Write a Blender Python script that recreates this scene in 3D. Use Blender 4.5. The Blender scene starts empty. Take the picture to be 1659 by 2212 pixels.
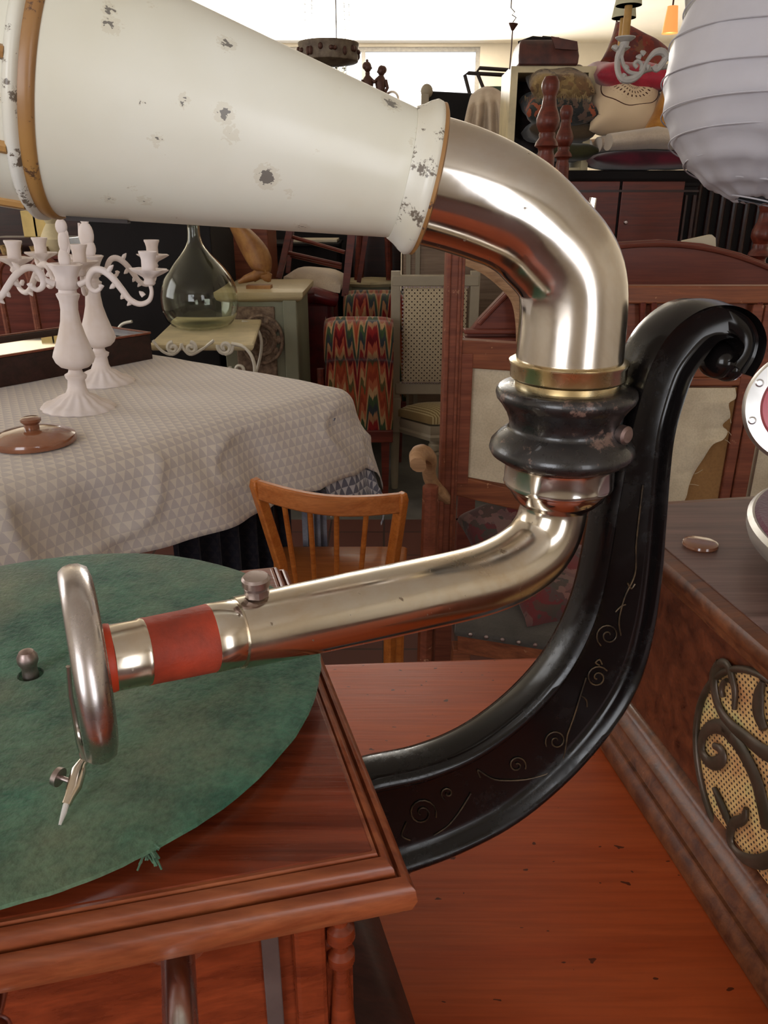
import bpy, bmesh, math, random
from mathutils import Vector, Matrix, noise
random.seed(7)
SC = bpy.context.scene
COL = SC.collection
R = math.radians
V = Vector

# ------------------------------------------------------------------ camera, light, exposure
PITCH, CAMZ = R(22), 1.13
F, CX, CY = 1659.0, 829.5, 1106.0
cam = bpy.data.cameras.new('camera'); cam_o = bpy.data.objects.new('camera', cam); COL.objects.link(cam_o)
cam_o.location = (0, 0, CAMZ); cam_o.rotation_euler = (R(90) - PITCH, 0, 0)
cam.sensor_fit = 'VERTICAL'; cam.sensor_height = 36.0; cam.lens = 27.0; cam.clip_start = 0.01
SC.camera = cam_o
SC.view_settings.view_transform = 'Standard'; SC.view_settings.look = 'None'
SC.view_settings.gamma = 1; SC.view_settings.exposure = -0.08
world = bpy.data.worlds.new('daylight'); SC.world = world; world.use_nodes = True
world.node_tree.nodes['Background'].inputs[0].default_value = (0.98, 0.98, 1.0, 1)
world.node_tree.nodes['Background'].inputs[1].default_value = 2.2

def area(name, loc, rot, sx, sy, power, col):
    l = bpy.data.lights.new(name, 'AREA'); l.shape = 'RECTANGLE'; l.size = sx; l.size_y = sy
    l.energy = power; l.color = col
    o = bpy.data.objects.new(name, l); COL.objects.link(o); o.location = loc; o.rotation_euler = rot
    return o
# daylight in the openings of the windows of the room
area('daylight_far_window', (-0.15, 8.85, 1.75), (R(-90), 0, 0), 2.2, 1.5, 450, (1.0, 0.96, 0.89))
area('daylight_shop_front', (-1.6, -2.35, 1.55), (R(90), 0, 0), 1.6, 1.7, 46, (0.93, 0.95, 1.0))
area('daylight_shop_door', (1.55, -2.35, 1.35), (R(90), 0, 0), 0.9, 2.0, 20, (0.97, 0.97, 1.0))
area('daylight_side_window', (-3.35, 2.2, 1.7), (0, R(-90), 0), 1.5, 1.6, 22, (1.0, 0.95, 0.88))

# ------------------------------------------------------------------ geometry helpers
CP, SP = math.cos(PITCH), math.sin(PITCH)
def ray(x, y):
    u = (x - CX) / F; v = -(y - CY) / F
    return V((u, CP + v * SP, -SP + v * CP))
O = V((0, 0, CAMZ))
def onz(x, y, z):
    r = ray(x, y); return O + r * ((z - CAMZ) / r.z)
def at(x, y, Y):
    r = ray(x, y); return O + r * (Y / r.y)
def onpl(x, y, p, n):
    r = ray(x, y); return O + r * ((V(p) - O).dot(n) / r.dot(n))
def depth(p): return p.y * CP - (p.z - CAMZ) * SP
def pxm(p): return depth(p) / F                     # metres per pixel at p

def wl(o):
    s = V((0, 0, 0))
    while o is not None:
        s += o.location; o = o.parent
    return s
def tag(o, label=None, cat=None, group=None, kind=None):
    if label: o['label'] = label
    if cat: o['category'] = cat
    if group: o['group'] = group
    if kind: o['kind'] = kind
    return o
def thing(name, label, cat, loc=(0, 0, 0), group=None):
    o = bpy.data.objects.new(name, None); COL.objects.link(o); o.location = loc
    o.empty_display_size = 0.02
    return tag(o, label, cat, group)

class MB:
    def __init__(s): s.v = []; s.f = []; s.uv = {}
    def add(s, vs, fs):
        b = len(s.v); s.v += [V(p) for p in vs]; s.f += [tuple(i + b for i in f) for f in fs]; return s
    def box(s, c, size, rot=None):
        c = V(c); h = [x / 2 for x in size]; m = rot if rot is not None else Matrix.Identity(3)
        if isinstance(m, (int, float)): m = Matrix.Rotation(m, 3, 'Z')
        vs = [c + m @ V((sx * h[0], sy * h[1], sz * h[2])) for sz in (-1, 1) for sy in (-1, 1) for sx in (-1, 1)]
        return s.add(vs, [(0, 2, 3, 1), (4, 5, 7, 6), (0, 1, 5, 4), (2, 6, 7, 3), (0, 4, 6, 2), (1, 3, 7, 5)])
    def beam(s, p0, p1, w, t, up=(0, 0, 1)):
        p0, p1 = V(p0), V(p1); d = p1 - p0; L = d.length; d.normalize()
        a = d.cross(V(up));
        if a.length < 1e-4: a = d.cross(V((0, 1, 0)))
        a.normalize(); b = a.cross(d)
        m = Matrix((d, a, b)).transposed()
        return s.box((p0 + p1) / 2, (L, w, t), m)
    def prism(s, poly, ext):
        ext = V(ext); n = len(poly); vs = [V(p) for p in poly] + [V(p) + ext for p in poly]
        fs = [tuple(range(n - 1, -1, -1)), tuple(range(n, 2 * n))]
        fs += [(i, (i + 1) % n, n + (i + 1) % n, n + i) for i in range(n)]
        return s.add(vs, fs)
    def tube(s, pts, rad, n=14, cap=True, flat=None):
        pts = [V(p) for p in pts]
        if not hasattr(rad, '__len__'): rad = [rad] * len(pts)
        T = []
        for i in range(len(pts)):
            t = pts[min(i + 1, len(pts) - 1)] - pts[max(i - 1, 0)]
            T.append(t.normalized() if t.length > 1e-9 else V((0, 0, 1)))
        a = T[0].orthogonal().normalized(); vs = []
        if flat is not None:
            a = V(flat) - T[0] * V(flat).dot(T[0]); a.normalize()
        for i, p in enumerate(pts):
            a = (a - T[i] * a.dot(T[i]));
            a = a.normalized() if a.length > 1e-6 else T[i].orthogonal().normalized()
            b = T[i].cross(a)
            r = rad[i]; ra, rb = r if hasattr(r, '__len__') else (r, r)
            vs += [p + a * (ra * math.cos(2 * math.pi * k / n)) + b * (rb * math.sin(2 * math.pi * k / n)) for k in range(n)]
        m = len(pts)
        fs = [(i * n + k, i * n + (k + 1) % n, (i + 1) * n + (k + 1) % n, (i + 1) * n + k) for i in range(m - 1) for k in range(n)]
        if cap: fs += [tuple(range(n - 1, -1, -1)), tuple(range((m - 1) * n, m * n))]
        return s.add(vs, fs)
    def cyl(s, p0, p1, r0, r1=None, n=24): return s.tube([p0, p1], [r0, r0 if r1 is None else r1], n)
    def lathe(s, prof, base=(0, 0, 0), axis=(0, 0, 1), n=32, wob=None):
        base = V(base); ax = V(axis).normalized(); a = ax.orthogonal().normalized(); b = ax.cross(a); vs = []
        for r, h in prof:
            for k in range(n):
                t = 2 * math.pi * k / n; rr = r * (wob(t, h) if wob else 1)
                vs.append(base + ax * h + a * (rr * math.cos(t)) + b * (rr * math.sin(t)))
        m = len(prof)
        fs = [(i * n + k, i * n + (k + 1) % n, (i + 1) * n + (k + 1) % n, (i + 1) * n + k) for i in range(m - 1) for k in range(n)]
        if prof[0][0] > 1e-6: fs.append(tuple(range(n - 1, -1, -1)))
        if prof[-1][0] > 1e-6: fs.append(tuple(range((m - 1) * n, m * n)))
        return s.add(vs, fs)
    def ball(s, c, r, n=16, m=10, rot=None):
        c = V(c); rr = r if hasattr(r, '__len__') else (r, r, r); vs = []
        M = rot if rot is not None else Matrix.Identity(3)
        for i in range(m + 1):
            ph = math.pi * i / m
            for k in range(n):
                t = 2 * math.pi * k / n
                vs.append(c + M @ V((rr[0] * math.sin(ph) * math.cos(t), rr[1] * math.sin(ph) * math.sin(t), -rr[2] * math.cos(ph))))
        return s.add(vs, [(i * n + k, i * n + (k + 1) % n, (i + 1) * n + (k + 1) % n, (i + 1) * n + k) for i in range(m) for k in range(n)])
    def grid(s, fn, nu, nv, u0=0, u1=1, v0=0, v1=1, uvs=(1, 1)):
        b = len(s.v); vs = []
        for j in range(nv + 1):
            for i in range(nu + 1):
                u = u0 + (u1 - u0) * i / nu; w = v0 + (v1 - v0) * j / nv
                s.uv[b + len(vs)] = (u * uvs[0], w * uvs[1]); vs.append(fn(u, w))
        return s.add(vs, [(j * (nu + 1) + i, j * (nu + 1) + i + 1, (j + 1) * (nu + 1) + i + 1, (j + 1) * (nu + 1) + i) for j in range(nv) for i in range(nu)])
    def rings(s, poly, prof):
        """mitred moulding: poly = ccw 2-D corners, prof = (outset, z) list, closed at both ends"""
        n = len(poly); P = [V((p[0], p[1])) for p in poly]; off = []
        for i in range(n):
            d0 = (P[i] - P[i - 1]).normalized(); d1 = (P[(i + 1) % n] - P[i]).normalized()
            n0 = V((d0.y, -d0.x)); n1 = V((d1.y, -d1.x)); m = (n0 + n1); off.append(m / (1 + n0.dot(n1)))
        vs = [V((P[i].x + off[i].x * o, P[i].y + off[i].y * o, z)) for o, z in prof for i in range(n)]
        m = len(prof)
        fs = [(j * n + i, j * n + (i + 1) % n, (j + 1) * n + (i + 1) % n, (j + 1) * n + i) for j in range(m - 1) for i in range(n)]
        fs += [tuple(range(n - 1, -1, -1)), tuple(range((m - 1) * n, m * n))]
        return s.add(vs, fs)
    def build(s, name, mat, parent=None, origin=None, bevel=0, smooth=35, subsurf=0, solid=0, weld=True):
        off = wl(parent) if parent is not None else (V(origin) if origin is not None else V((0, 0, 0)))
        me = bpy.data.meshes.new(name)
        me.from_pydata([tuple(p - off) for p in s.v], [], s.f); me.update()
        if s.uv:
            ul = me.uv_layers.new(name='UVMap')
            for l in me.loops:
                ul.data[l.index].uv = s.uv.get(l.vertex_index, (0, 0))
        bm = bmesh.new(); bm.from_mesh(me)
        if weld and not s.uv: bmesh.ops.remove_doubles(bm, verts=bm.verts, dist=1e-6)
        bmesh.ops.recalc_face_normals(bm, faces=bm.faces); bm.to_mesh(me); bm.free()
        if smooth:
            for p in me.polygons: p.use_smooth = True
            me.set_sharp_from_angle(angle=R(smooth))
        me.materials.append(mat)
        o = bpy.data.objects.new(name, me); COL.objects.link(o)
        if parent is not None: o.parent = parent
        elif origin is not None: o.location = off
        if solid:
            md = o.modifiers.new('s', 'SOLIDIFY'); md.thickness = solid; md.offset = 0
        if bevel:
            md = o.modifiers.new('b', 'BEVEL'); md.width = bevel; md.segments = 2; md.limit_method = 'ANGLE'; md.angle_limit = R(40)
            md.harden_normals = False
        if subsurf:
            md = o.modifiers.new('ss', 'SUBSURF'); md.levels = subsurf; md.render_levels = subsurf
        return o
def single(mb, name, mat, label, cat, origin, group=None, kind=None, **k):
    return tag(mb.build(name, mat, None, origin, **k), label, cat, group, kind)
def smoothpath(pts, sub=6):
    """Catmull-Rom through tuples (any length)"""
    out = []; n = len(pts)
    for i in range(n - 1):
        p0, p1, p2, p3 = pts[max(i - 1, 0)], pts[i], pts[i + 1], pts[min(i + 2, n - 1)]
        for k in range(sub):
            t = k / sub
            out.append(tuple(0.5 * ((2 * b) + (-a + c) * t + (2 * a - 5 * b + 4 * c - d) * t * t + (-a + 3 * b - 3 * c + d) * t ** 3)
                             for a, b, c, d in zip(p0, p1, p2, p3)))
    out.append(tuple(pts[-1])); return out
def spiral(c, a, b, r0, r1, t0, turns, n=26):
    c, a, b = V(c), V(a), V(b); out = []
    for i in range(n + 1):
        f = i / n; t = t0 + turns * 2 * math.pi * f; r = r0 + (r1 - r0) * f
        out.append(c + a * (r * math.cos(t)) + b * (r * math.sin(t)))
    return out
def copy_tree(o, parent=None):
    c = o.copy(); COL.objects.link(c); c.parent = parent
    for ch in [x for x in list(COL.objects) if x.parent == o]: copy_tree(ch, c)
    return c

# ------------------------------------------------------------------ materials
class NT:
    def __init__(s, name):
        s.m = bpy.data.materials.new(name); s.m.use_nodes = True; s.t = s.m.node_tree
        s.b = s.t.nodes['Principled BSDF']; s.tc = None
    def n(s, typ, **k):
        x = s.t.nodes.new(typ)
        for a, v in k.items():
            if a.startswith('i_'):
                key = a[2:].replace('_', ' '); x.inputs[key].default_value = v
            else: setattr(x, a, v)
        return x
    def l(s, a, b): s.t.links.new(a, b)
    def coord(s, kind='Object', scale=(1, 1, 1), rot=(0, 0, 0)):
        tc = s.n('ShaderNodeTexCoord'); mp = s.n('ShaderNodeMapping')
        mp.inputs['Scale'].default_value = scale; mp.inputs['Rotation'].default_value = rot
        s.l(tc.outputs[kind], mp.inputs[0]); return mp.outputs[0]
    def noise(s, co, scale, detail=4, rough=.55, dist=0):
        x = s.n('ShaderNodeTexNoise'); s.l(co, x.inputs['Vector'])
        x.inputs['Scale'].default_value = scale; x.inputs['Detail'].default_value = detail
        x.inputs['Roughness'].default_value = rough; x.inputs['Distortion'].default_value = dist
        return x.outputs['Fac']
    def ramp(s, fac, stops, interp='LINEAR'):
        x = s.n('ShaderNodeValToRGB'); x.color_ramp.interpolation = interp; e = x.color_ramp.elements
        while len(e) < len(stops): e.new(0.5)
        for i, (p, c) in enumerate(stops):
            e[i].position = p; e[i].color = (c, c, c, 1) if not hasattr(c, '__len__') else (*c, 1)
        s.l(fac, x.inputs[0]); return x.outputs[0]
    def mix(s, fac, a, b, mode='MIX'):
        x = s.n('ShaderNodeMix', data_type='RGBA', blend_type=mode)
        for sock, val in ((x.inputs[0], fac), (x.inputs[6], a), (x.inputs[7], b)):
            if hasattr(val, 'links') or hasattr(val, 'is_linked'): s.l(val, sock)
            elif hasattr(val, '__len__'): sock.default_value = (*val, 1)
            else: sock.default_value = val if sock == x.inputs[0] else (val, val, val, 1)
        return x.outputs[2]
    def math(s, op, a, b=None, c=None):
        x = s.n('ShaderNodeMath', operation=op)
        for i, val in enumerate((a, b, c)):
            if val is None: continue
            if hasattr(val, 'is_linked'): s.l(val, x.inputs[i])
            else: x.inputs[i].default_value = val
        return x.outputs[0]
    def bump(s, h, strength=.3, dist=.002):
        x = s.n('ShaderNodeBump'); x.inputs['Strength'].default_value = strength; x.inputs['Distance'].default_value = dist
        s.l(h, x.inputs['Height']); s.l(x.outputs[0], s.b.inputs['Normal'])
    def set(s, **k):
        for a, v in k.items():
            key = {'color': 'Base Color', 'rough': 'Roughness', 'metal': 'Metallic', 'coat': 'Coat Weight', 'coatr': 'Coat Roughness',
                   'spec': 'Specular IOR Level', 'sheen': 'Sheen Weight', 'trans': 'Transmission Weight', 'ior': 'IOR', 'alpha': 'Alpha',
                   'sss': 'Subsurface Weight', 'emit': 'Emission Color', 'emits': 'Emission Strength'}[a]
            if hasattr(v, 'is_linked'): s.l(v, s.b.inputs[key])
            elif hasattr(v, '__len__'): s.b.inputs[key].default_value = (*v, 1)
            else: s.b.inputs[key].default_value = v
        return s.m

def srgb(r, g, b):
    f = lambda c: (c / 255 / 12.92) if c / 255 <= .04045 else ((c / 255 + .055) / 1.055) ** 2.4
    return (f(r), f(g), f(b))
def wood(name, c1, c2, rot=(0, 0, 0), scale=1.0, rough=.4, coat=.25, wear=None, weara=.0, grain=26, specks=0):
    t = NT(name); co = t.coord('Object', (scale * 1.2, scale * grain, scale * grain), rot)
    n1 = t.noise(co, 2.0, 6, .6, .6); base = t.ramp(n1, [(.32, c1), (.68, c2)])
    co2 = t.coord('Object', (scale * 4, scale * 90, scale * 90), rot)
    n2 = t.noise(co2, 3.0, 3, .5); base = t.mix(.30, base, t.ramp(n2, [(.35, .45), (.6, 1.)]), 'MULTIPLY')
    big = t.noise(t.coord('Object', (1, 1, 1)), 5 * scale, 3, .6)
    base = t.mix(.4, base, t.ramp(big, [(.3, tuple(min(1, .62 + .0 * x) for x in c1)), (.7, (1.0, 1.0, 1.0))]), 'MULTIPLY')
    if wear:
        w = t.noise(t.coord('Object', (1, 1, 1)), 28 * scale, 8, .72)
        base = t.mix(t.ramp(w, [(.66 - weara, 0.), (.70 - weara, 1.)]), base, wear)
    if specks:
        vo = t.n('ShaderNodeTexVoronoi', feature='F1'); t.l(t.mix(.006, t.coord('Object', (1.0, 1.7, 1.0), (0, 0, .6)), t.n('ShaderNodeTexNoise', i_Scale=160).outputs['Color'], 'LINEAR_LIGHT'), vo.inputs['Vector'])
        vo.inputs['Scale'].default_value = specks
        rnd = t.n('ShaderNodeSeparateColor'); t.l(vo.outputs['Color'], rnd.inputs[0])
        rad = t.math('MULTIPLY', t.math('POWER', rnd.outputs[0], 2.0), .20)
        base = t.mix(t.math('MULTIPLY', t.math('LESS_THAN', vo.outputs['Distance'], rad), t.math('GREATER_THAN', rnd.outputs[1], .3)), base, tuple(x * .22 for x in c1))
    t.set(color=base, rough=t.ramp(n1, [(.3, max(rough - .06, 0)), (.7, rough + .08)]), coat=coat * .35, coatr=.15, spec=.32)
    t.bump(n2, .12, .001); return t.m
def plain(name, c, rough=.5, metal=0, var=.12, nscale=12, coat=0, bump=0, c2=None, lo=.35, hi=.65, sheen=0, spec=.5):
    t = NT(name); co = t.coord(); n1 = t.noise(co, nscale, 5, .6)
    c2 = c2 or tuple(x * (1 - var * 2) for x in c)
    t.set(color=t.ramp(n1, [(lo, c2), (hi, c)]), rough=rough, metal=metal, coat=coat, sheen=sheen, spec=spec)
    if bump: t.bump(t.noise(co, nscale * 6, 4, .6), bump, .002)
    return t.m
def chipped(name, c, under, amt=.0, scale=30, rough=.4, dirt=None, coat=.2, aniso=(1, 1, 1)):
    t = NT(name); co = t.coord('Object', aniso); n1 = t.noise(co, scale, 8, .72)
    d = t.noise(co, 9, 4, .6)
    base = t.ramp(d, [(.35, dirt or tuple(x * .88 for x in c)), (.62, c)])
    base = t.mix(t.ramp(n1, [(.68 - amt, 0.), (.705 - amt, 1.)]), base, under)
    t.set(color=base, rough=rough, coat=coat, coatr=.2); t.bump(n1, .15, .0006); return t.m
def metal(name, c, c2, rough=.12, scale=22, amt=0, pit=None):
    t = NT(name); co = t.coord(); n1 = t.noise(co, scale, 6, .65, .4)
    base = t.ramp(n1, [(.42, c), (.66 - amt, c2)])
    r = t.ramp(n1, [(.4, rough), (.72 - amt, rough + .22)])
    if pit:
        n2 = t.noise(co, scale * 9, 3, .6); f = t.ramp(n2, [(.70, 0.), (.74, 1.)]); base = t.mix(f, base, pit); r = t.mix(f, r, .6)
    t.set(color=base, rough=r, metal=1.0); t.bump(t.noise(co, scale * .8, 2, .4), .02, .002); return t.m
def cloth(name, c, c2=None, rough=.9, scale=260, bump=.35, sheen=.3, stain=5):
    t = NT(name); co = t.coord(); c2 = c2 or tuple(x * .75 for x in c)
    base = t.ramp(t.noise(co, stain, 4, .6), [(.35, c2), (.62, c)])
    n2 = t.noise(co, scale, 2, .5); base = t.mix(.3, base, t.ramp(n2, [(.3, .55), (.6, 1.)]), 'MULTIPLY')
    t.set(color=base, rough=rough, sheen=sheen, spec=.2); t.bump(n2, bump, .001); return t.m
def tapestry(name, cols, scale=22, rough=.95):
    t = NT(name); co = t.coord(); nz = t.n('ShaderNodeTexNoise'); t.l(co, nz.inputs['Vector']); nz.inputs['Scale'].default_value = scale * .5
    nz.inputs['Detail'].default_value = 5
    vo = t.n('ShaderNodeTexVoronoi'); t.l(t.mix(.12, co, nz.outputs['Color'], 'LINEAR_LIGHT'), vo.inputs['Vector']); vo.inputs['Scale'].default_value = scale
    sp = t.n('ShaderNodeSeparateColor'); t.l(vo.outputs['Color'], sp.inputs[0])
    k = len(cols); base = t.ramp(sp.outputs[0], [(i / k, c) for i, c in enumerate(cols)], 'CONSTANT')
    base = t.mix(.5, base, t.ramp(nz.outputs['Fac'], [(.3, cols[0]), (.65, cols[-1])]))
    t.set(color=base, rough=rough, sheen=.2, spec=.2); t.bump(nz.outputs['Fac'], .4, .002); return t.m

M = {}
M['cream'] = plain('cream_ceiling_paint', (.80, .74, .64), .85, var=.03, nscale=2)
M['wallp'] = plain('cream_wall_paint', (.76, .69, .57), .85, var=.05, nscale=2)
t = NT('shop_floor'); co = t.coord()
sx = t.n('ShaderNodeSeparateXYZ'); t.l(co, sx.inputs[0])
br = t.n('ShaderNodeTexBrick'); t.l(co, br.inputs['Vector']); br.inputs['Scale'].default_value = 1.0; br.offset = 0
br.inputs['Brick Width'].default_value = .2; br.inputs['Row Height'].default_value = .2; br.inputs['Mortar Size'].default_value = .004
br.inputs['Color1'].default_value = (.11, .035, .022, 1); br.inputs['Color2'].default_value = (.085, .028, .02, 1); br.inputs['Mortar'].default_value = (.04, .02, .015, 1)
grey = t.ramp(t.noise(co, 6, 4), [(.35, (.085, .08, .068)), (.65, (.14, .13, .11))])
M['floor'] = t.set(color=t.mix(t.math('GREATER_THAN', sx.outputs[1], 2.72), br.outputs[0], grey), rough=.65)
M['desk'] = wood('orange_mahogany_veneer', srgb(164, 68, 28), srgb(182, 84, 38), scale=1.3, rough=.42, coat=.2, grain=12, specks=84)
M['gbox'] = wood('red_mahogany', srgb(98, 38, 20), srgb(142, 62, 32), rot=(0, 0, R(-15)), scale=2, rough=.28, coat=.5)
M['gmould'] = wood('golden_brown_moulding', srgb(120, 56, 32), srgb(158, 88, 52), rot=(0, 0, R(-14)), scale=2, rough=.33, coat=.4, wear=srgb(190, 150, 110), weara=-.03)
M['gplinth'] = wood('dark_stained_plinth', srgb(52, 28, 22), srgb(80, 42, 32), rot=(0, 0, R(75)), scale=2, rough=.5, coat=.1, wear=srgb(120, 90, 80), weara=-.05)
M['pbox'] = wood('dark_walnut', srgb(62, 26, 14), srgb(108, 54, 28), rot=(0, 0, R(100)), scale=1.6, rough=.33, coat=.4)
M['pmould'] = wood('walnut_moulding', srgb(72, 38, 24), srgb(124, 74, 44), rot=(0, 0, R(100)), scale=2, rough=.36, coat=.35, wear=srgb(164, 120, 88), weara=-.03)
M['ptop'] = wood('greyed_walnut_top', srgb(96, 72, 66), srgb(134, 108, 102), rot=(0, 0, R(8)), scale=1.6, rough=.42, coat=.2, grain=34)
t = NT('green_felt'); co = t.coord()
a = t.ramp(t.noise(co, 40, 8, .7), [(.36, srgb(44, 84, 66)), (.64, srgb(78, 120, 96))])
b = t.ramp(t.noise(co, 11, 5, .6), [(.45, 0.), (.75, 1.)])
fb = t.noise(co, 420, 2, .6)
a = t.mix(t.math('MULTIPLY', b, .8), a, srgb(132, 132, 104)); a = t.mix(.5, a, t.ramp(fb, [(.3, .5), (.65, 1.1)]), 'MULTIPLY')
M['felt'] = t.set(color=a, rough=1.0, sheen=.25, spec=.05); t.bump(fb, .5, .0012)
M['nickel'] = metal('worn_nickel', (.69, .665, .635), (.60, .52, .43), .09, 16, pit=(.30, .26, .22))
M['nickelw'] = metal('warm_worn_nickel', (.68, .635, .56), (.60, .48, .34), .13, 20, pit=(.26, .20, .14))
M['steel'] = metal('dull_steel', (.64, .61, .60), (.50, .45, .43), .15, 30, .04)
M['bright'] = metal('bright_steel', (.9, .92, .95), (.8, .8, .82), .35, 20)
M['brass'] = metal('yellowed_brass_ring', (.82, .72, .46), (.58, .42, .20), .16, 45, .04, pit=(.2, .24, .18))
M['darkmetal'] = metal('browned_steel_screw', (.40, .33, .31), (.26, .18, .16), .35, 60, .05)
t = NT('black_enamel'); co = t.coord(); n1 = t.noise(co, 26, 8, .75)
M['black'] = t.set(color=t.mix(t.ramp(n1, [(.69, 0.), (.71, 1.)]), (.005, .004, .004), (.20, .15, .15)), rough=t.ramp(n1, [(.5, .17), (.68, .5)]), spec=.33)
t.bump(n1, .06, .0008)
t = NT('worn_black_enamel'); co = t.coord(); n1 = t.noise(co, 60, 8, .75)
M['blackworn'] = t.set(color=t.mix(t.ramp(n1, [(.56, 0.), (.62, 1.)]), (.012, .010, .010), (.15, .09, .07)), rough=t.ramp(n1, [(.4, .22), (.65, .5)]), coat=.3)
t.bump(n1, .3, .0008)
M['gold'] = plain('faded_gilt', (.11, .07, .035), .45, .5, nscale=120, c2=(.03, .02, .012), lo=.4, hi=.6)
M['rubber'] = plain('red_rubber', srgb(184, 66, 40), .6, nscale=55, c2=srgb(134, 52, 36), lo=.3, hi=.6, bump=.2)
M['gasket'] = plain('orange_rubber', srgb(200, 62, 24), .5, nscale=30)
# cream enamel of the horn: chips on the cream, gilt edges
t = NT('cream_enamel'); co = t.coord()
n1 = t.noise(co, 34, 2, .5); n2 = t.noise(co, 7, 3, .5)
chip = t.math('MULTIPLY', t.ramp(n1, [(.77, 0.), (.78, 1.)]), t.ramp(n2, [(.42, 0.), (.55, 1.)]))
base = t.ramp(t.noise(co, 10, 4, .55), [(.3, (.70, .68, .56)), (.65, (.80, .80, .72))])
base = t.mix(t.ramp(n1, [(.64, 0.), (.74, .35)]), base, (.66, .60, .46))
vo = t.n('ShaderNodeTexVoronoi', feature='F1'); t.l(t.mix(.0025, co, t.n('ShaderNodeTexNoise', i_Scale=90).outputs['Color'], 'LINEAR_LIGHT'), vo.inputs['Vector']); vo.inputs['Scale'].default_value = 92
sq = t.n('ShaderNodeSeparateColor'); t.l(vo.outputs['Color'], sq.inputs[0])
spk = t.math('MULTIPLY', t.math('LESS_THAN', vo.outputs['Distance'], t.math('MULTIPLY', t.math('POWER', sq.outputs[0], 2.5), .24)), t.math('GREATER_THAN', sq.outputs[1], .35))
halo = t.math('MULTIPLY', t.math('LESS_THAN', vo.outputs['Distance'], t.math('MULTIPLY', t.math('POWER', sq.outputs[0], 2.5), .42)), t.math('GREATER_THAN', sq.outputs[1], .35))
base = t.mix(t.math('MULTIPLY', halo, .25), base, (.5, .42, .28))
chip = t.math('MAXIMUM', chip, t.math('MULTIPLY', spk, .85))
M['enamel'] = t.set(color=t.mix(chip, base, (.10, .09, .085)), rough=.34, coat=.2, coatr=.2)
M['rim'] = chipped('chipped_rim_paint', (.80, .82, .78), (.16, .13, .10), .115, 110, .4, dirt=(.66, .62, .5))
M['rimgilt'] = chipped('rusted_gilt_band', (.46, .26, .08), (.10, .05, .03), .08, 120, .45, dirt=(.26, .12, .04))
M['plaster'] = chipped('chalky_pinkish_white_paint', (.76, .69, .68), (.50, .38, .28), -.02, 60, .7, dirt=(.66, .56, .50), coat=0)
M['whitep'] = chipped('white_painted_iron', (.70, .66, .56), (.2, .14, .08), -.03, 80, .5)
M['ceramic'] = plain('glazed_brown_stoneware', srgb(140, 88, 62), .18, var=.15, nscale=14, coat=.6)
M['darkw'] = wood('dark_oak', srgb(30, 15, 12), srgb(58, 30, 24), scale=1.2, rough=.38, coat=.2)
M['darkred'] = wood('dark_mahogany', srgb(74, 26, 17), srgb(112, 46, 29), rot=(0, R(90), 0), scale=1.0, rough=.4, coat=.25)
M['redw'] = wood('worn_red_stained_wood', srgb(104, 52, 34), srgb(140, 78, 54), rot=(0, R(90), 0), scale=1.3, rough=.5, coat=.05, wear=srgb(176, 130, 100), weara=.03)
M['redwh'] = wood('worn_red_stained_wood_rails', srgb(108, 56, 34), srgb(150, 88, 54), scale=1.3, rough=.5, coat=.05, wear=srgb(170, 124, 90), weara=.02)
M['headb'] = wood('plum_brown_wood', srgb(94, 42, 30), srgb(120, 60, 44), scale=.8, rough=.45, coat=.15, grain=14)
M['orangew'] = wood('orange_beech', srgb(176, 96, 38), srgb(206, 124, 56), rot=(0, R(90), 0), scale=1.5, rough=.36, coat=.3)
M['orangeh'] = wood('orange_beech_flat', srgb(170, 96, 46), srgb(198, 122, 66), scale=1.5, rough=.36, coat=.3)
M['palew'] = wood('pale_beech', srgb(150, 112, 80), srgb(190, 150, 112), scale=1.5, rough=.5, coat=.05)
M['sage'] = chipped('sage_green_paint', srgb(128, 128, 106), srgb(80, 70, 52), -.04, 40, .6, coat=0)
M['sagetop'] = chipped('cream_painted_top', srgb(186, 168, 128), srgb(120, 90, 54), .03, 34, .5)
M['carved'] = plain('carved_taupe_panel', srgb(140, 118, 98), .8, nscale=60, c2=srgb(92, 72, 58), bump=.5)
M['lgrey'] = chipped('grey_cream_chair_paint', srgb(150, 138, 116), srgb(88, 68, 50), .0, 60, .55, coat=0)
M['paletop'] = plain('cream_painted_wood', srgb(206, 190, 150), .5, nscale=12)
M['paledoor'] = wood('pale_taupe_boards', srgb(136, 112, 92), srgb(164, 140, 118), rot=(0, R(90), 0), scale=1.0, rough=.6, coat=0)
M['blackf'] = plain('black_painted_wood', (.008, .006, .006), .75, nscale=10, spec=.2)
M['blackcl'] = cloth('black_cloth', (.008, .007, .008))
M['redlea'] = plain('dark_red_leather', srgb(104, 14, 18), .38, nscale=20, coat=.2, c2=srgb(66, 10, 14))
M['linen'] = cloth('beige_linen', srgb(206, 188, 164), srgb(176, 156, 134))
M['canvas'] = cloth('off_white_canvas', srgb(208, 194, 168), srgb(184, 168, 142), stain=9)
M['burlap'] = cloth('tan_burlap', srgb(146, 108, 66), srgb(120, 84, 48), scale=160)
M['greylea'] = cloth('worn_grey_leathercloth', srgb(84, 80, 76), srgb(60, 58, 54), rough=.6)
M['bag'] = plain('brown_bag_leather', srgb(86, 44, 36), .5, nscale=16, c2=srgb(50, 26, 26), bump=.2)
M['tanleaf'] = plain('tan_ornament_wood', srgb(158, 112, 58), .55, nscale=18, c2=srgb(120, 74, 34), bump=.3)
M['bronze'] = plain('brown_bronze', srgb(72, 40, 28), .45, .3, nscale=40)
M['paper'] = plain('white_card', srgb(196, 184, 160), .7, nscale=9, var=.05)
M['green'] = plain('green_card', srgb(70, 92, 74), .7); M['redcard'] = plain('red_card', srgb(170, 36, 34), .6)
M['yellow'] = plain('yellow_cream_card', srgb(206, 178, 110), .7)
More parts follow.
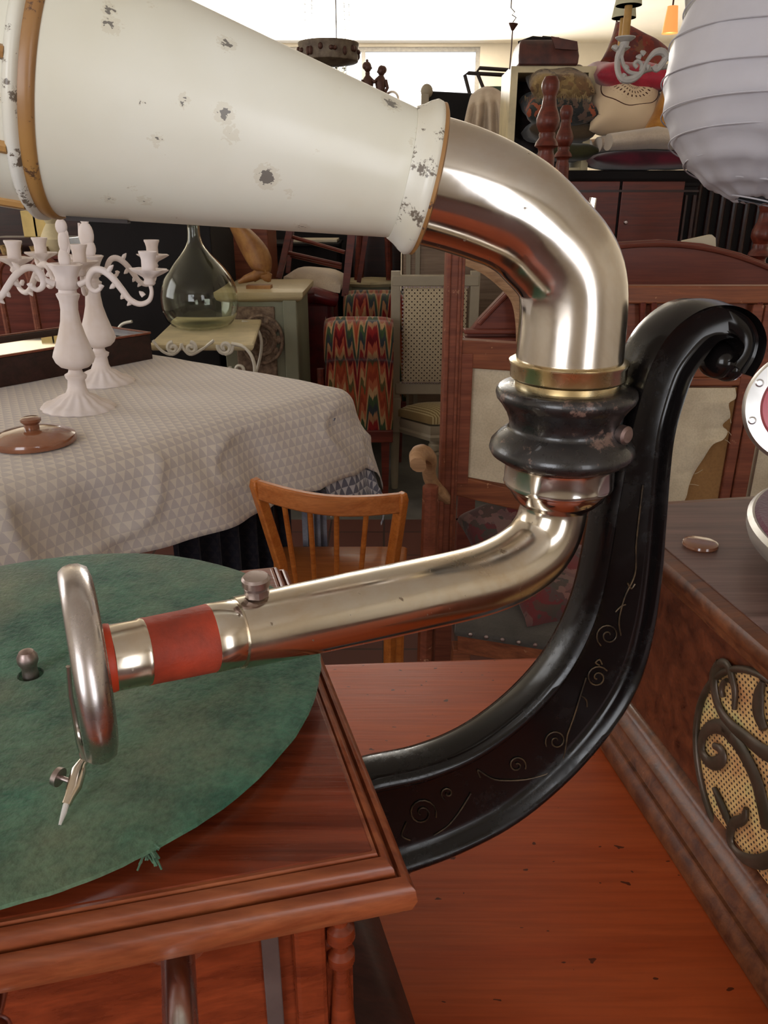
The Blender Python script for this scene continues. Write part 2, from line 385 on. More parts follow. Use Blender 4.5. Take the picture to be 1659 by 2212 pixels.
M['wicker'] = plain('straw_wicker', srgb(170, 138, 84), .8, nscale=60, c2=srgb(90, 70, 36), bump=.5)
M['chrome'] = metal('polished_nickel_ring', (.60, .59, .57), (.52, .50, .47), .35, 10)
M['plum'] = cloth('plum_velvet', srgb(104, 20, 52), srgb(72, 12, 36), scale=400)
M['redface'] = plain('red_diaphragm', srgb(190, 20, 50), .3)
t = NT('bottle_glass'); t.set(color=(.90, .93, .84), rough=.0, trans=1.0, ior=1.35); M['glass'] = t.m
t = NT('mirror_glass'); t.set(color=(.8, .78, .70), rough=.03, metal=1.0); M['mirror'] = t.m
t = NT('window_glass'); t.set(color=(.97, .98, 1), rough=0, trans=1.0, ior=1.02); M['wglass'] = t.m
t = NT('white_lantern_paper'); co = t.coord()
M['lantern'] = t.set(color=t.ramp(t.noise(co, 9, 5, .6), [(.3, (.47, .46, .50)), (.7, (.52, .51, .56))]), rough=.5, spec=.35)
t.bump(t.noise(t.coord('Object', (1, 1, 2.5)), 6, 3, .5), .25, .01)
t = NT('olive_cream_shade'); M['shade'] = t.set(color=(.44, .42, .28), rough=.8)
t = NT('lit_orange_shade'); M['litshade'] = t.set(color=(.9, .35, .1), rough=.8, emit=(1.0, .36, .10), emits=.7)
M['candle'] = plain('ochre_candle_sleeve', srgb(176, 132, 62), .6, nscale=40)
M['greypaint'] = plain('chalk_grey_paint', srgb(176, 172, 166), .6, nscale=30)
M['drumlamp'] = plain('stone_grey_frieze_metal', srgb(112, 98, 78), .6, nscale=26, c2=srgb(62, 44, 30), bump=.3)
M['irond'] = plain('dark_iron', srgb(44, 34, 30), .5, .3, nscale=30)
# tablecloth: small grey half-moon scallops on off-white
def scallop(name, c1, c2, size):
    t = NT(name); co = t.coord('UV', (1 / size, 1 / size, 1)); sp = t.n('ShaderNodeSeparateXYZ'); t.l(co, sp.inputs[0])
    row = t.math('FLOOR', sp.outputs[1]); fv = t.math('FRACT', sp.outputs[1])
    fu = t.math('FRACT', t.math('ADD', sp.outputs[0], t.math('MULTIPLY', t.math('MODULO', row, 2), .5)))
    tri = t.math('MULTIPLY', t.math('ABSOLUTE', t.math('SUBTRACT', fu, .5)), 2.0)
    m = t.math('GREATER_THAN', t.math('SUBTRACT', 1.0, t.math('POWER', tri, 1.6)), fv)
    big = t.noise(t.coord('UV'), 3.2, 4, .6); fade = t.ramp(big, [(.3, .45), (.7, 1.)])
    base = t.mix(t.math('MULTIPLY', m, fade), c1, c2); base = t.mix(t.ramp(big, [(.5, 0.), (.85, .5)]), base, tuple(x * .9 for x in (c1[0], c1[1] * .95, c1[2] * .85)))
    t.set(color=base, rough=.9, sheen=.2, spec=.2); t.bump(t.noise(t.coord('UV'), 240, 2), .2, .001); return t.m
M['tcloth'] = scallop('scalloped_tablecloth', srgb(206, 196, 184), srgb(176, 167, 167), .017)
M['bcloth'] = scallop('blue_scalloped_cloth', srgb(190, 190, 196), srgb(44, 50, 84), .020)
# flame stitch
def flame(name, dark=.72, size=.12):
    t = NT(name); co = t.coord('UV', (1 / size, 1 / size, 1)); sp = t.n('ShaderNodeSeparateXYZ'); t.l(co, sp.inputs[0])
    z1 = t.math('PINGPONG', t.math('MULTIPLY', sp.outputs[0], 1.0), .5)
    z2 = t.math('PINGPONG', t.math('MULTIPLY', sp.outputs[0], 4.0), .5)
    st = t.math('MULTIPLY', t.math('FLOOR', t.math('MULTIPLY', sp.outputs[0], 14)), .37)
    v = t.math('ADD', sp.outputs[1], t.math('ADD', t.math('MULTIPLY', z1, 3.6), t.math('ADD', t.math('MULTIPLY', z2, 1.5), t.math('MULTIPLY', t.math('FRACT', st), .16))))
    fr = t.math('FRACT', t.math('MULTIPLY', v, .30))
    C = [srgb(150, 60, 34), srgb(176, 96, 60), srgb(190, 150, 104), srgb(66, 84, 52), srgb(58, 62, 66), srgb(170, 122, 84), srgb(140, 30, 28), srgb(104, 18, 24), srgb(176, 84, 56), srgb(188, 142, 96), srgb(96, 84, 46), srgb(164, 74, 40)]
    C = [tuple(x * dark for x in c) for c in C]
    base = t.ramp(fr, [(i / len(C), c) for i, c in enumerate(C)], 'CONSTANT')
    n = t.noise(t.coord('UV', (10, 3, 1)), 8, 4); base = t.mix(.5, base, t.ramp(n, [(.35, .55), (.6, 1.)]), 'MULTIPLY')
    t.set(color=base, rough=.95, sheen=.2, spec=.15); return t.m
M['flame'] = flame('flame_stitch_wool'); M['flameb'] = flame('faded_flame_stitch_wool', .6, .15)
# trellis fabric
def trellis(name, c1, c2, size, stripes=False):
    t = NT(name); co = t.coord('UV', (1 / size, 1 / size, 1)); sp = t.n('ShaderNodeSeparateXYZ'); t.l(co, sp.inputs[0])
    a = t.math('ADD', sp.outputs[0], sp.outputs[1]); b = t.math('SUBTRACT', sp.outputs[0], sp.outputs[1])
    fa = t.math('ABSOLUTE', t.math('SUBTRACT', t.math('FRACT', a), .5)); fb = t.math('ABSOLUTE', t.math('SUBTRACT', t.math('FRACT', b), .5))
    d = t.math('ADD', t.math('POWER', fa, 2.0), t.math('POWER', fb, 2.0)); m = t.math('LESS_THAN', d, .06)
    if stripes: m = t.math('LESS_THAN', t.math('FRACT', t.math('MULTIPLY', sp.outputs[0], 1.0)), .5)
    line = t.math('LESS_THAN', t.math('MINIMUM', t.math('SUBTRACT', .5, fa), t.math('SUBTRACT', .5, fb)), .06)
    base = t.mix(m, c1, c2); base = t.mix(t.math('MULTIPLY', line, .45), base, c2)
    t.set(color=base, rough=.9, sheen=.2, spec=.2); return t.m
M['trellis'] = trellis('grey_trellis_fabric', srgb(188, 172, 142), srgb(84, 72, 60), .021)
M['stripe'] = trellis('striped_seat_fabric', srgb(176, 160, 118), srgb(128, 108, 70), .012, True)
# cane mesh: straw sheet with small dark holes
t = NT('cane_mesh'); co = t.coord('UV', (1 / .0030, 1 / .0030, 1)); sp = t.n('ShaderNodeSeparateXYZ'); t.l(co, sp.inputs[0])
row = t.math('MODULO', t.math('FLOOR', sp.outputs[1]), 2)
fu = t.math('SUBTRACT', t.math('FRACT', t.math('ADD', sp.outputs[0], t.math('MULTIPLY', row, .5))), .5); fv = t.math('SUBTRACT', t.math('FRACT', sp.outputs[1]), .5)
m = t.math('LESS_THAN', t.math('ADD', t.math('POWER', fu, 2.0), t.math('POWER', fv, 2.0)), .062)
pat = t.noise(t.coord('UV'), 38, 4); base = t.ramp(pat, [(.35, srgb(176, 122, 76)), (.55, srgb(204, 168, 108)), (.68, srgb(150, 160, 104))])
M['cane'] = t.set(color=t.mix(m, base, (.03, .012, .008)), rough=.7)
M['fret'] = plain('dull_bronze_fretwork', srgb(84, 68, 56), .42, .35, nscale=40, c2=srgb(58, 50, 36))
t = NT('embroidered_cream'); co = t.coord('UV'); sp = t.n('ShaderNodeSeparateXYZ'); t.l(co, sp.inputs[0])
# rosette of stitched rays about the middle of the upper face (uv in -1..1, u across, v along)
xx = t.math('MULTIPLY', sp.outputs[0], 1.0); yy = t.math('ADD', sp.outputs[1], -.25)
rr = t.math('SQRT', t.math('ADD', t.math('MULTIPLY', xx, xx), t.math('MULTIPLY', yy, yy))); an = t.math('ARCTAN2', yy, xx)
rays = t.math('GREATER_THAN', t.math('SINE', t.math('MULTIPLY', an, 26.0)), .55)
bands = t.math('GREATER_THAN', t.math('SINE', t.math('MULTIPLY', rr, 42.0)), -.1)
core = t.math('MULTIPLY', t.math('MULTIPLY', rays, bands), t.math('LESS_THAN', rr, .60))
ring = t.math('LESS_THAN', t.math('ABSOLUTE', t.math('SUBTRACT', rr, .80)), .013)
M['embro'] = t.set(color=t.mix(t.math('MAXIMUM', core, ring), srgb(206, 182, 150), srgb(60, 24, 14)), rough=.85, sheen=.2, spec=.2)
M['pillow_red'] = cloth('shot_pink_red_silk', srgb(176, 40, 58), srgb(116, 26, 42), rough=.5, stain=7)
M['pillow_burg'] = cloth('burgundy_cloth', srgb(96, 24, 40), srgb(54, 18, 28))
M['pillow_must'] = cloth('mustard_silk', srgb(178, 124, 50), srgb(140, 86, 26), rough=.5, stain=12)
M['pillow_olive'] = cloth('olive_brown_cloth', srgb(76, 62, 44), srgb(52, 42, 30))
M['pillow_green'] = cloth('dark_olive_cloth', srgb(56, 54, 28), srgb(34, 34, 20))
M['blanket'] = cloth('cream_wool', srgb(196, 180, 160), srgb(172, 156, 140))
M['tap1'] = tapestry('brown_gold_tapestry', [srgb(66, 44, 34), srgb(128, 104, 66), srgb(156, 132, 92), srgb(96, 60, 44), srgb(146, 122, 80)], 30)
M['tap2'] = tapestry('dark_floral_tapestry', [srgb(34, 32, 34), srgb(54, 56, 54), srgb(190, 96, 60), srgb(40, 40, 44), srgb(120, 92, 78), srgb(52, 56, 50)], 24)
M['tap3'] = tapestry('rust_floral_tapestry', [srgb(96, 36, 30), srgb(128, 52, 40), srgb(60, 40, 44), srgb(110, 84, 52), srgb(120, 50, 38)], 26)
M['tap4'] = tapestry('grey_rose_tapestry', [srgb(74, 70, 70), srgb(120, 96, 92), srgb(60, 72, 62), srgb(140, 112, 104), srgb(110, 40, 44)], 30)

# ================================================================== THE ROOM
def struct(name, mb, mat, **k): return tag(mb.build(name, mat, None, None, smooth=0, **k), None, None, None, 'structure')
X0, X1, Y0, Y1, ZC = -3.5, 3.3, -2.5, 9.0, 2.62
struct('floor', MB().box(((X0 + X1) / 2, (Y0 + Y1) / 2, -.05), (X1 - X0, Y1 - Y0, .1)), M['floor'])
struct('ceiling', MB().box(((X0 + X1) / 2, (Y0 + Y1) / 2, ZC + .05), (X1 - X0, Y1 - Y0, .1)), M['cream'])
struct('wall_right', MB().box((X1 + .05, (Y0 + Y1) / 2, ZC / 2), (.1, Y1 - Y0, ZC)), M['wallp'])
def wall_open(mb, axis, c, a0, a1, holes, th=.1):
    """wall at coordinate c with rectangular holes (lo, hi, z0, z1) sorted"""
    def seg(l, h, z0, z1):
        if h - l < 1e-3 or z1 - z0 < 1e-3: return
        if axis == 'y': mb.box(((l + h) / 2, c, (z0 + z1) / 2), (h - l, th, z1 - z0))
        else: mb.box((c, (l + h) / 2, (z0 + z1) / 2), (th, h - l, z1 - z0))
    p = a0
    for l, h, z0, z1 in holes:
        seg(p, l, 0, ZC); seg(l, h, 0, z0); seg(l, h, z1, ZC); p = h
    seg(p, a1, 0, ZC); return mb
far_holes = [(-1.4, .98, .95, 2.59)]  # opening enlarged to stand in for the glare on the far wall
front_holes = [(-2.4, -.8, .7, 2.4), (1.1, 2.0, .25, 2.35)]
left_holes = [(1.45, 2.95, .9, 2.45)]
struct('wall_back', wall_open(MB(), 'y', Y1 + .05, X0, X1, far_holes), M['wallp'])
struct('wall_front', wall_open(MB(), 'y', Y0 - .05, X0, X1, front_holes), M['wallp'])
struct('wall_left', wall_open(MB(), 'x', X0 - .05, Y0, Y1, left_holes), M['wallp'])
def window(name, axis, c, l, h, z0, z1, bars):
    w = thing(name, None, None, ((l + h) / 2, c, z0) if axis == 'y' else (c, (l + h) / 2, z0)); w['kind'] = 'structure'
    f = MB(); g = MB()
    def P(a, z): return (a, c, z) if axis == 'y' else (c, a, z)
    for z in (z0 + .02, z1 - .02): f.beam(P(l, z), P(h, z), .05, .04)
    for k in range(bars + 2):
        a = l + .02 + (h - l - .04) * k / (bars + 1); f.beam(P(a, z0), P(a, z1), .04, .04)
    f.build('window_frame', M['greypaint'], w, smooth=0)
    s = (h - l, .006, z1 - z0) if axis == 'y' else (.006, h - l, z1 - z0)
    g.box(P((l + h) / 2, (z0 + z1) / 2), s).build('pane', M['wglass'], w, smooth=0)
for i, hh in enumerate(far_holes): window('window_1', 'y', Y1 + .05, *hh, 1)
window('window_2', 'y', Y0 - .05, *front_holes[0], 1); window('window_3', 'y', Y0 - .05, *front_holes[1], 0)
window('window_4', 'x', X0 - .05, *left_holes[0], 1)

# ================================================================== THE DESK UNDER THE GRAMOPHONE
ZD = .740
dk = thing('writing_table', 'orange-red polished wooden table with small dark nicks, under both gramophones', 'table', (.05, .28, 0))
dd = V((.998, .057, 0)).normalized(); dn = V((.057, -.998, 0)).normalized()
far = V((-.053, .599, 0))
cor = [far - dd * .72, far - dd * .72 + dn * .66, far + dd * .95 + dn * .66, far + dd * .95]
MB().rings([c[:2] for c in cor], [(-.004, ZD - .03), (-.001, ZD - .028), (0, ZD - .02), (0, ZD - .006), (-.003, ZD - .0008), (-.006, ZD)]).build('table_top', M['desk'], dk, smooth=50)
MB().rings([c[:2] for c in cor], [(-.06, ZD - .12), (-.06, ZD - .03)]).build('apron', M['darkred'], dk, smooth=0)
cen = sum(cor, V((0, 0, 0))) / 4
for c in cor:
    q = c + (cen - c).normalized() * .11
    MB().tube([(q.x, q.y, 0), (q.x, q.y, ZD - .03)], [.018, .03], 4).build('leg', M['darkred'], dk, smooth=0)

# ================================================================== THE GRAMOPHONE
ZP = .936                                             # felt level
_f = onz(891, 1930, .9135); _b = onz(617, 1217, .9215); FR = V((_f.x, _f.y)); BR = V((_b.x, _b.y)); fd = V((-.973, -.230)).normalized()
FL = FR + fd * .30; BL = BR + fd * .30
gq = [tuple(FL), tuple(FR), tuple(BR), tuple(BL)]      # ccw
M['greystrip'] = plain('grey_metal_strip', srgb(104, 90, 86), .4, .3, nscale=60)
gram = thing('gramophone', 'horn gramophone with cream horn, green felt turntable and black scrolled bracket', 'gramophone',
             ((FL.x + BR.x) / 2, (FL.y + BR.y) / 2, ZD))
body = MB().rings(gq, [(-.017, .772), (-.017, .904)]).build('cabinet', M['gbox'], gram, smooth=0)
MB().rings(gq, [(-.019, .899), (-.012, .8995), (-.004, .902), (0, .906), (.0014, .911), (.0008, .9155), (-.0018, .9185), (-.0030, .9187), (-.0036, .9165), (-.0044, .9168), (-.0050, .9205),
               (-.0070, .9230), (-.0084, .9235), (-.0090, .9225), (-.0096, .9243), (-.020, .9240)]).build('top_moulding', M['gmould'], gram, smooth=40)
MB().rings(gq, [(-.0105, .915), (-.0105, .9245)]).build('lid_board', M['gbox'], gram, smooth=0, bevel=.0008)
MB().rings(gq, [(.024, ZD + .0005), (.024, .752), (.020, .757), (.022, .762), (.016, .772), (.004, .779), (-.010, .783), (-.016, .784)]).build('plinth', M['gplinth'], gram, smooth=40)
# front face details
ff = V((fd.x, fd.y, 0)); fn = V((fd.y, -fd.x, 0)).normalized(); fn = fn if fn.y < 0 else -fn
fo = V((FR.x, FR.y, 0)) - ff * 0 - fn * .017
def front(s, z, o=0): return fo + ff * s + fn * o + V((0, 0, z))
MB().beam(front(.048, .786, .001), front(.048, .903, .001), .0062, .003, up=tuple(fn)).build('inlay_strip', M['greystrip'], gram, smooth=0, bevel=.0005)
MB().beam(front(.034, .786, .001), front(.034, .903, .001), .012, .006, up=tuple(fn)).build('pilaster', M['gbox'], gram, smooth=0, bevel=.002)
cb = front(.0225, 0, .001)
MB().lathe([(.0065, .784), (.0065, .795), (.003, .80), (.0046, .815), (.0052, .83), (.003, .862), (.0028, .866), (.0052, .869), (.0052, .873), (.003, .875), (.003, .878), (.0055, .881), (.0052, .886), (.003, .888), (.0034, .893), (.0045, .904)],
           (cb.x, cb.y, 0), n=20).build('corner_colonnette', M['gbox'], gram)
cr = onpl(382, 2030, front(0, 0), fn); cdir = (fn + V((0.04, 0, -.10))).normalized()
MB().lathe([(.0105, 0), (.0105, .002), (.006, .003)], cr, fn, 24).build('crank_escutcheon', M['steel'], gram)
MB().cyl(cr - fn * .004, cr + cdir * .115, .0056).build('crank_shaft', M['steel'], gram)
kp = onpl(8, 2120, front(0, 0), fn)
kn = MB(); kn.cyl(kp - fn * .003, kp + fn * .014, .0022); kn.ball(kp + fn * .017, (.0065, .005, .0045)); kn.build('speed_lever', M['steel'], gram)

# turntable
pc = V((-.1564, .2882, 0)); PR = .1272
pl = MB().lathe([(0, .9275), (PR - .010, .9275), (PR - .007, .929), (PR - .006, .9335), (0, .9335)], (pc.x, pc.y, 0), n=96).build('turntable', M['steel'], gram)
rim_noise = lambda t, h: 1 + .006 * noise.noise(V((math.cos(t) * 3, math.sin(t) * 3, 1))) + .0035 * noise.noise(V((math.cos(t) * 22, math.sin(t) * 22, 5)))
MB().lathe([(0, .9337), (PR - .001, .9337), (PR + .0008, .9346), (PR + .0002, .9356), (PR - .002, .936), (PR * .66, .9362), (PR * .33, .9362), (.0055, .9362), (.0055, .9345), (0, .9345)], (pc.x, pc.y, 0), n=220, wob=rim_noise).build('felt_mat', M['felt'], pl)
sp = MB(); sp.lathe([(.0034, .934), (.0034, .9368), (.0032, .9385), (.0034, .9405), (.0044, .943), (.0043, .9455), (.003, .9478), (0, .9488)], (pc.x, pc.y, 0), n=20); sp.build('spindle', M['darkmetal'], pl)
tf = MB(); tc0 = onz(318, 1828, .9350)
for k in range(26):
    a = random.uniform(0, 6.28); d = V((math.cos(a) * .0035, -.0025 + math.sin(a) * .003, random.uniform(-.006, .0005)))
    q = tc0 + V((random.uniform(-.002, .002), random.uniform(-.001, .001), random.uniform(-.001, .0005)))
    tf.tube([q, q + d * .5 + V((0, 0, .0006)), q + d], .00035, 4)
tf.build('frayed_tuft', M['felt'], pl)

# black support bracket, swept along its curve in the plane of the arm
ap = V((-.0253, .3078, 0)); ae = V((.9636, .267, 0)).normalized(); an = V((.267, -.9636, 0)).normalized()
def A(x, y): return onpl(x, y, ap, an)
pairs = [((700, 1690), (745, 1900)), ((790, 1655), (865, 1862)), ((900, 1632), (985, 1817)), ((1000, 1592), (1105, 1752)), ((1090, 1530), (1215, 1660)), ((1165, 1455), (1305, 1555)),
         ((1215, 1380), (1362, 1455)), ((1252, 1295), (1392, 1345)), ((1275, 1200), (1408, 1225)), ((1292, 1100), (1416, 1110)), ((1308, 1010), (1422, 1015)), ((1322, 930), (1430, 935)),
         ((1338, 862), (1445, 872)), ((1362, 782), (1468, 806)), ((1396, 718), (1494, 764)), ((1444, 672), (1518, 734)), ((1494, 648), (1540, 726)), ((1550, 648), (1552, 728)), ((1592, 672), (1560, 738)), ((1612, 714), (1556, 750)), ((1604, 762), (1545, 762)), ((1580, 802), (1534, 768))]
flat = smoothpath([(*a, *b) for a, b in pairs], 6)
sec = [(-1, 0), (-.99, .55), (-.93, .88), (-.85, 1), (-.76, .9), (-.70, .6), (-.64, .42), (-.52, .38), (0, .36), (.52, .38), (.64, .42), (.70, .6), (.76, .9), (.85, 1), (.93, .88), (.99, .55), (1, 0)]
sec = sec + [(-a, -b) for a, b in sec[1:-1]]
br = MB(); ns = len(sec); vs = []; NN = len(flat)
for i, (x0, y0, x1, y1) in enumerate(flat):
    I, Q = A(x0, y0), A(x1, y1); c = (I + Q) / 2; h = (Q - I) / 2; f = i / (NN - 1)
    k = min(1, max(0, (f - .62) / .2)); D = .0125 + .003 * max(0, (f - .7)) / .3
    for a, b in sec:
        bb = b
        if abs(b) < .99: rb = math.sqrt(max(0, 1 - a * a)); bb = b * (1 - k) + math.copysign(rb * (.82 if abs(a) < .6 else 1), b) * k if b != 0 else 0
        vs.append(c + h * a + an * (bb * D))
fs = [(i * ns + j, i * ns + (j + 1) % ns, (i + 1) * ns + (j + 1) % ns, (i + 1) * ns + j) for i in range(NN - 1) for j in range(ns)]
fs += [tuple(range(ns)), tuple(range((NN - 1) * ns, NN * ns))]
br.add(vs, fs); vc = A(1550, 776)
br.ball(vc, (.0088, .0125, .0088), 20, 14)
br.ball(A(1567, 790), (.0070, .0125, .0070), 18, 12)
bracket = br.build('support_bracket', M['black'], gram, smooth=60)
gs = MB(); off = an * (.0125 * .40)
def gl(pts, r=.00045): gs.tube([A(x, y) + off for x, y in smoothpath(pts, 5)], r, 6)
for cx, cy, rr, t0, tn in ((1303, 1362, 27, 2.2, 1.6), (1280, 1452, 25, -.6, -1.6), (1192, 1588, 24, 2.6, 1.5), (1108, 1640, 20, .4, -1.4), (905, 1742, 32, .3, -1.7), (960, 1700, 15, 2, 1.2)):
    pts = [(cx + (rr * (1 - .85 * k / 26)) * math.cos(t0 + tn * 6.28 * k / 26), cy + (rr * (1 - .85 * k / 26)) * math.sin(t0 + tn * 6.28 * k / 26)) for k in range(27)]
    gs.tube([A(*q) + off for q in pts], .00042, 6)
gl([(1376, 1040), (1368, 1110), (1362, 1170), (1360, 1230), (1338, 1280), (1326, 1330), (1330, 1362)])
gl([(1344, 1250), (1352, 1262), (1360, 1252)]); gl([(1318, 1312), (1330, 1300), (1340, 1296)])
gl([(1284, 1426), (1276, 1420), (1284, 1414), (1290, 1424)]); gl([(1256, 1452), (1244, 1490), (1232, 1530), (1216, 1575)])
gl([(1244, 1490), (1256, 1500), (1258, 1515)]); gl([(1216, 1575), (1200, 1640), (1140, 1668), (1070, 1672), (1040, 1660)])
gl([(1040, 1660), (1024, 1650), (1030, 1666)]); gl([(1010, 1700), (985, 1740), (960, 1770), (930, 1790)]); gl([(872, 1762), (862, 1790), (880, 1800)])
gs.build('gilt_scrollwork', M['gold'], bracket)

# vertical axis of the horn: elbow base, rings, collar
E0 = onpl(1218, 900, ap, an)
def zx(y): return onpl(1218, y, ap, an).z
def axp(y): q = onpl(1218, y, ap, an); return V((E0.x, E0.y, q.z))
K = pxm(axp(900))
col = [(100, 990), (136, 988), (152, 978), (157, 968), (154, 955), (138, 938), (121, 926), (117, 922), (116, 915), (118, 905), (124, 890), (136, 872), (146, 860), (149, 850), (147, 840), (140, 834), (112, 832)]
MB().lathe([(r * K, zx(y)) for r, y in col], (E0.x, E0.y, 0), n=64).build('bracket_collar', M['blackworn'], gram, smooth=60)
lug = MB(); q0 = V((E0.x, E0.y, zx(915))); lug.beam(q0 + ae * .018, q0 + ae * .034, .014, .026); lug.build('collar_lug', M['blackworn'], gram, bevel=.004, smooth=40)
sc0 = q0 + ae * .0185 + an * .0205 + V((0, 0, -.001)); sd = (an + ae * .35).normalized()
MB().lathe([(.0042, -.002), (.0042, .0014), (.003, .0024), (0, .0026)], sc0, sd, 18).build('set_screw', M['darkmetal'], gram)
MB().lathe([(r * K, zx(y)) for r, y in [(105, 842), (111, 838), (111, 820), (119, 816), (121, 812), (121, 788), (124, 784), (124, 779), (119, 776), (100, 776)]], (E0.x, E0.y, 0), n=64).build('elbow_ring', M['brass'], gram, smooth=40)
MB().lathe([(r * K, zx(y)) for r, y in [(60, 1105), (70, 1098), (76, 1088), (90, 1078), (104, 1064), (109, 1052), (110, 1046), (119, 1044), (121, 1040), (120, 1034), (119, 1000), (121, 994), (110, 985)]], (E0.x, E0.y, 0), n=64).build('socket_cup', M['nickel'], gram, smooth=50)

# horn: plane through the elbow axis, swivelled a little towards the camera
ha = V((-math.cos(R(6)), -math.sin(R(6)), 0)); hn = V((math.sin(R(6)), -math.cos(R(6)), 0))
def Hh(x, y): return onpl(x, y, E0, hn)
ep = smoothpath([(894, 385, 131), (960, 402, 130), (1010, 418, 128), (1060, 438, 125), (1115, 466, 120), (1162, 505, 116), (1198, 556, 115), (1214, 615, 115), (1219, 700, 114), (1219, 790, 114)], 5)
pts = [Hh(x, y) for x, y, r in ep]; n_ = len(pts)
for i, p in enumerate(pts):
    w_ = min(1, max(0, (i - (n_ - 20)) / 14)); w_ = w_ * w_ * (3 - 2 * w_); pts[i] = p.lerp(V((E0.x, E0.y, p.z)), w_)
rad = [r * pxm(p) for (x, y, r), p in zip(ep, pts)]
elb = MB().tube(pts, rad, 48, cap=True).build('horn_elbow', M['nickel'], gram, smooth=60)
pn = Hh(1270, 470); MB().tube([pn, pn + V((.001, 0, .004)), pn + V((.0015, 0, .0075))], [.0024, .0017, .0014], 10).build('locating_pin', M['nickel'], elb)
J = Hh(899, 385); Bc = Hh(150, 194); hx = (Bc - J); L = hx.length; hx.normalize(); kj = pxm(J); kb = pxm(Bc)
rj = 131 * kj; rb = 262 * kb
horn = MB().lathe([(rj * .95, -14 * kj), (rj * 1.02, -14 * kj), (rj * 1.04, 10 * kj), (rj * 1.0, 34 * kj)] + [(rj + (rb - rj) * f, 34 * kj + (L - 34 * kj) * f) for f in [i / 24 for i in range(1, 25)]], J, hx, 96).build('horn', M['enamel'], gram, smooth=60)
MB().lathe([(rj * .99, -24 * kj), (rj * 1.12, -24 * kj), (rj * 1.19, -17 * kj), (rj * 1.205, -8 * kj), (rj * 1.16, 4 * kj), (rj * 1.08, 18 * kj), (rj * 1.02, 34 * kj), (rj * .98, 34 * kj)], J, hx, 96).build('horn_collar', M['rim'], horn, smooth=60)
MB().lathe([(rj * .99, -26 * kj), (rj * 1.13, -29 * kj), (rj * 1.185, -25 * kj), (rj * 1.18, -17 * kj), (rj * 1.0, -22 * kj)], J, hx, 96).build('gilt_edge', M['rimgilt'], horn, smooth=60)
MB().lathe([(rb * .97, L - 6 * kb), (rb * 1.0, L - 8 * kb), (rb * 1.025, L - 2 * kb), (rb * 1.03, L + 8 * kb), (rb * 1.02, L + 22 * kb), (rb * .98, L + 24 * kb)], J, hx, 120).build('gilt_band', M['rimgilt'], horn, smooth=60)
MB().lathe([(rb * .99, L + 20 * kb), (rb * 1.02, L + 21 * kb), (rb * 1.055, L + 28 * kb), (rb * 1.06, L + 38 * kb), (rb * 1.03, L + 48 * kb), (rb * .98, L + 50 * kb)], J, hx, 120).build('horn_ring', M['rim'], horn, smooth=60)
bellp = [(rb * 1.0, L + 46 * kb), (rb * 1.03, L + .03), (rb * 1.10, L + .05), (rb * 1.25, L + .075), (rb * 1.55, L + .10), (rb * 2.0, L + .118)]
bell = MB().lathe(bellp, J, hx, 120).build('bell', M['enamel'], horn, smooth=60, solid=.0008)
m = bell.data; rib = MB()
a1 = hx.orthogonal().normalized(); b1 = hx.cross(a1)
zr = V((0, 0, 1)) - hx * hx.z; zr.normalize(); yr = hx.cross(zr); yr = yr if yr.y < 0 else -yr
for k in range(10):
    t = R(4 + 36 * k); d = yr * math.cos(t) + zr * math.sin(t)
    rib.tube([J + hx * h + d * (r * 1.005) for r, h in bellp], .0022, 8)
rib.build('ribs', M['rimgilt'], bell)
tb = J + hx * (L - .004) - zr * (rb * .990) + yr * .004
MB().beam(tb, J + hx * (L - .026) - zr * ((rj + (rb - rj) * (L - .026) / L) * .995) + yr * .004, .006, .0016, up=tuple(zr)).build('dark_tab', M['irond'], horn, smooth=0)  # small dark strip under the horn next to its ring

# tone arm
Sb = at(213, 1424, .225); tv = V((Sb.x - E0.x, Sb.y - E0.y, 0)).normalized(); tn = V((-tv.y, tv.x, 0))
def T(x, y): return onpl(x, y, Sb, tn)
tp = [(1197, 1072, 72), (1194, 1105, 72), (1180, 1150, 74), (1152, 1190, 76), (1110, 1222, 77), (1060, 1246, 77), (1000, 1264, 77), (900, 1286, 78), (800, 1307, 79), (700, 1328, 79), (600, 1349, 79), (512, 1367, 78)]
sm = smoothpath(tp, 4); P_ = [T(x, y) for x, y, r in sm]
arm = MB().tube(P_, [r * pxm(p) for (x, y, r), p in zip(sm, P_)], 40).build('tone_arm', M['nickelw'], gram, smooth=60)
td = (T(512, 1367) - T(900, 1286)).normalized()
def seg(x0, r0, x1, r1, yf=lambda x: 1367 + (512 - x) * .2025):
    p0, p1 = T(x0, yf(x0)), T(x1, yf(x1)); return p0, p1, r0 * pxm(p0), r1 * pxm(p1)
p0, p1, r0, r1 = seg(514, 74, 448, 73); dl = (p1 - p0).length
MB().lathe([(r0 * .9, -.002), (r0, 0), (r0, dl * .9), (r1 * .96, dl), (r1 * .8, dl)], p0, p1 - p0, 40).build('end_ferrule', M['nickelw'], arm, smooth=40)
p0, p1, r0, r1 = seg(462, 74, 306, 74); dl = (p1 - p0).length
MB().lathe([(r0 * .85, 0), (r0 * .98, .0006), (r0 * 1.0, .002), (r0 * .97, dl * .4), (r1 * .99, dl - .003), (r1 * 1.0, dl - .001), (r1 * .85, dl)], p0, p1 - p0, 40,
           wob=lambda t, h: 1 + .012 * math.sin(3 * t + h * 160)).build('rubber_sleeve', M['rubber'], arm, smooth=60)
p0, p1, r0, r1 = seg(316, 71, 232, 71); dl = (p1 - p0).length
MB().lathe([(r0 * .9, 0), (r0 * 1.03, .0005), (r0 * 1.04, .0016), (r0, .0024), (r0, dl - .0006), (r1 * .95, dl)], p0, p1 - p0, 40).build('sound_box_collar', M['nickelw'], arm, smooth=40)
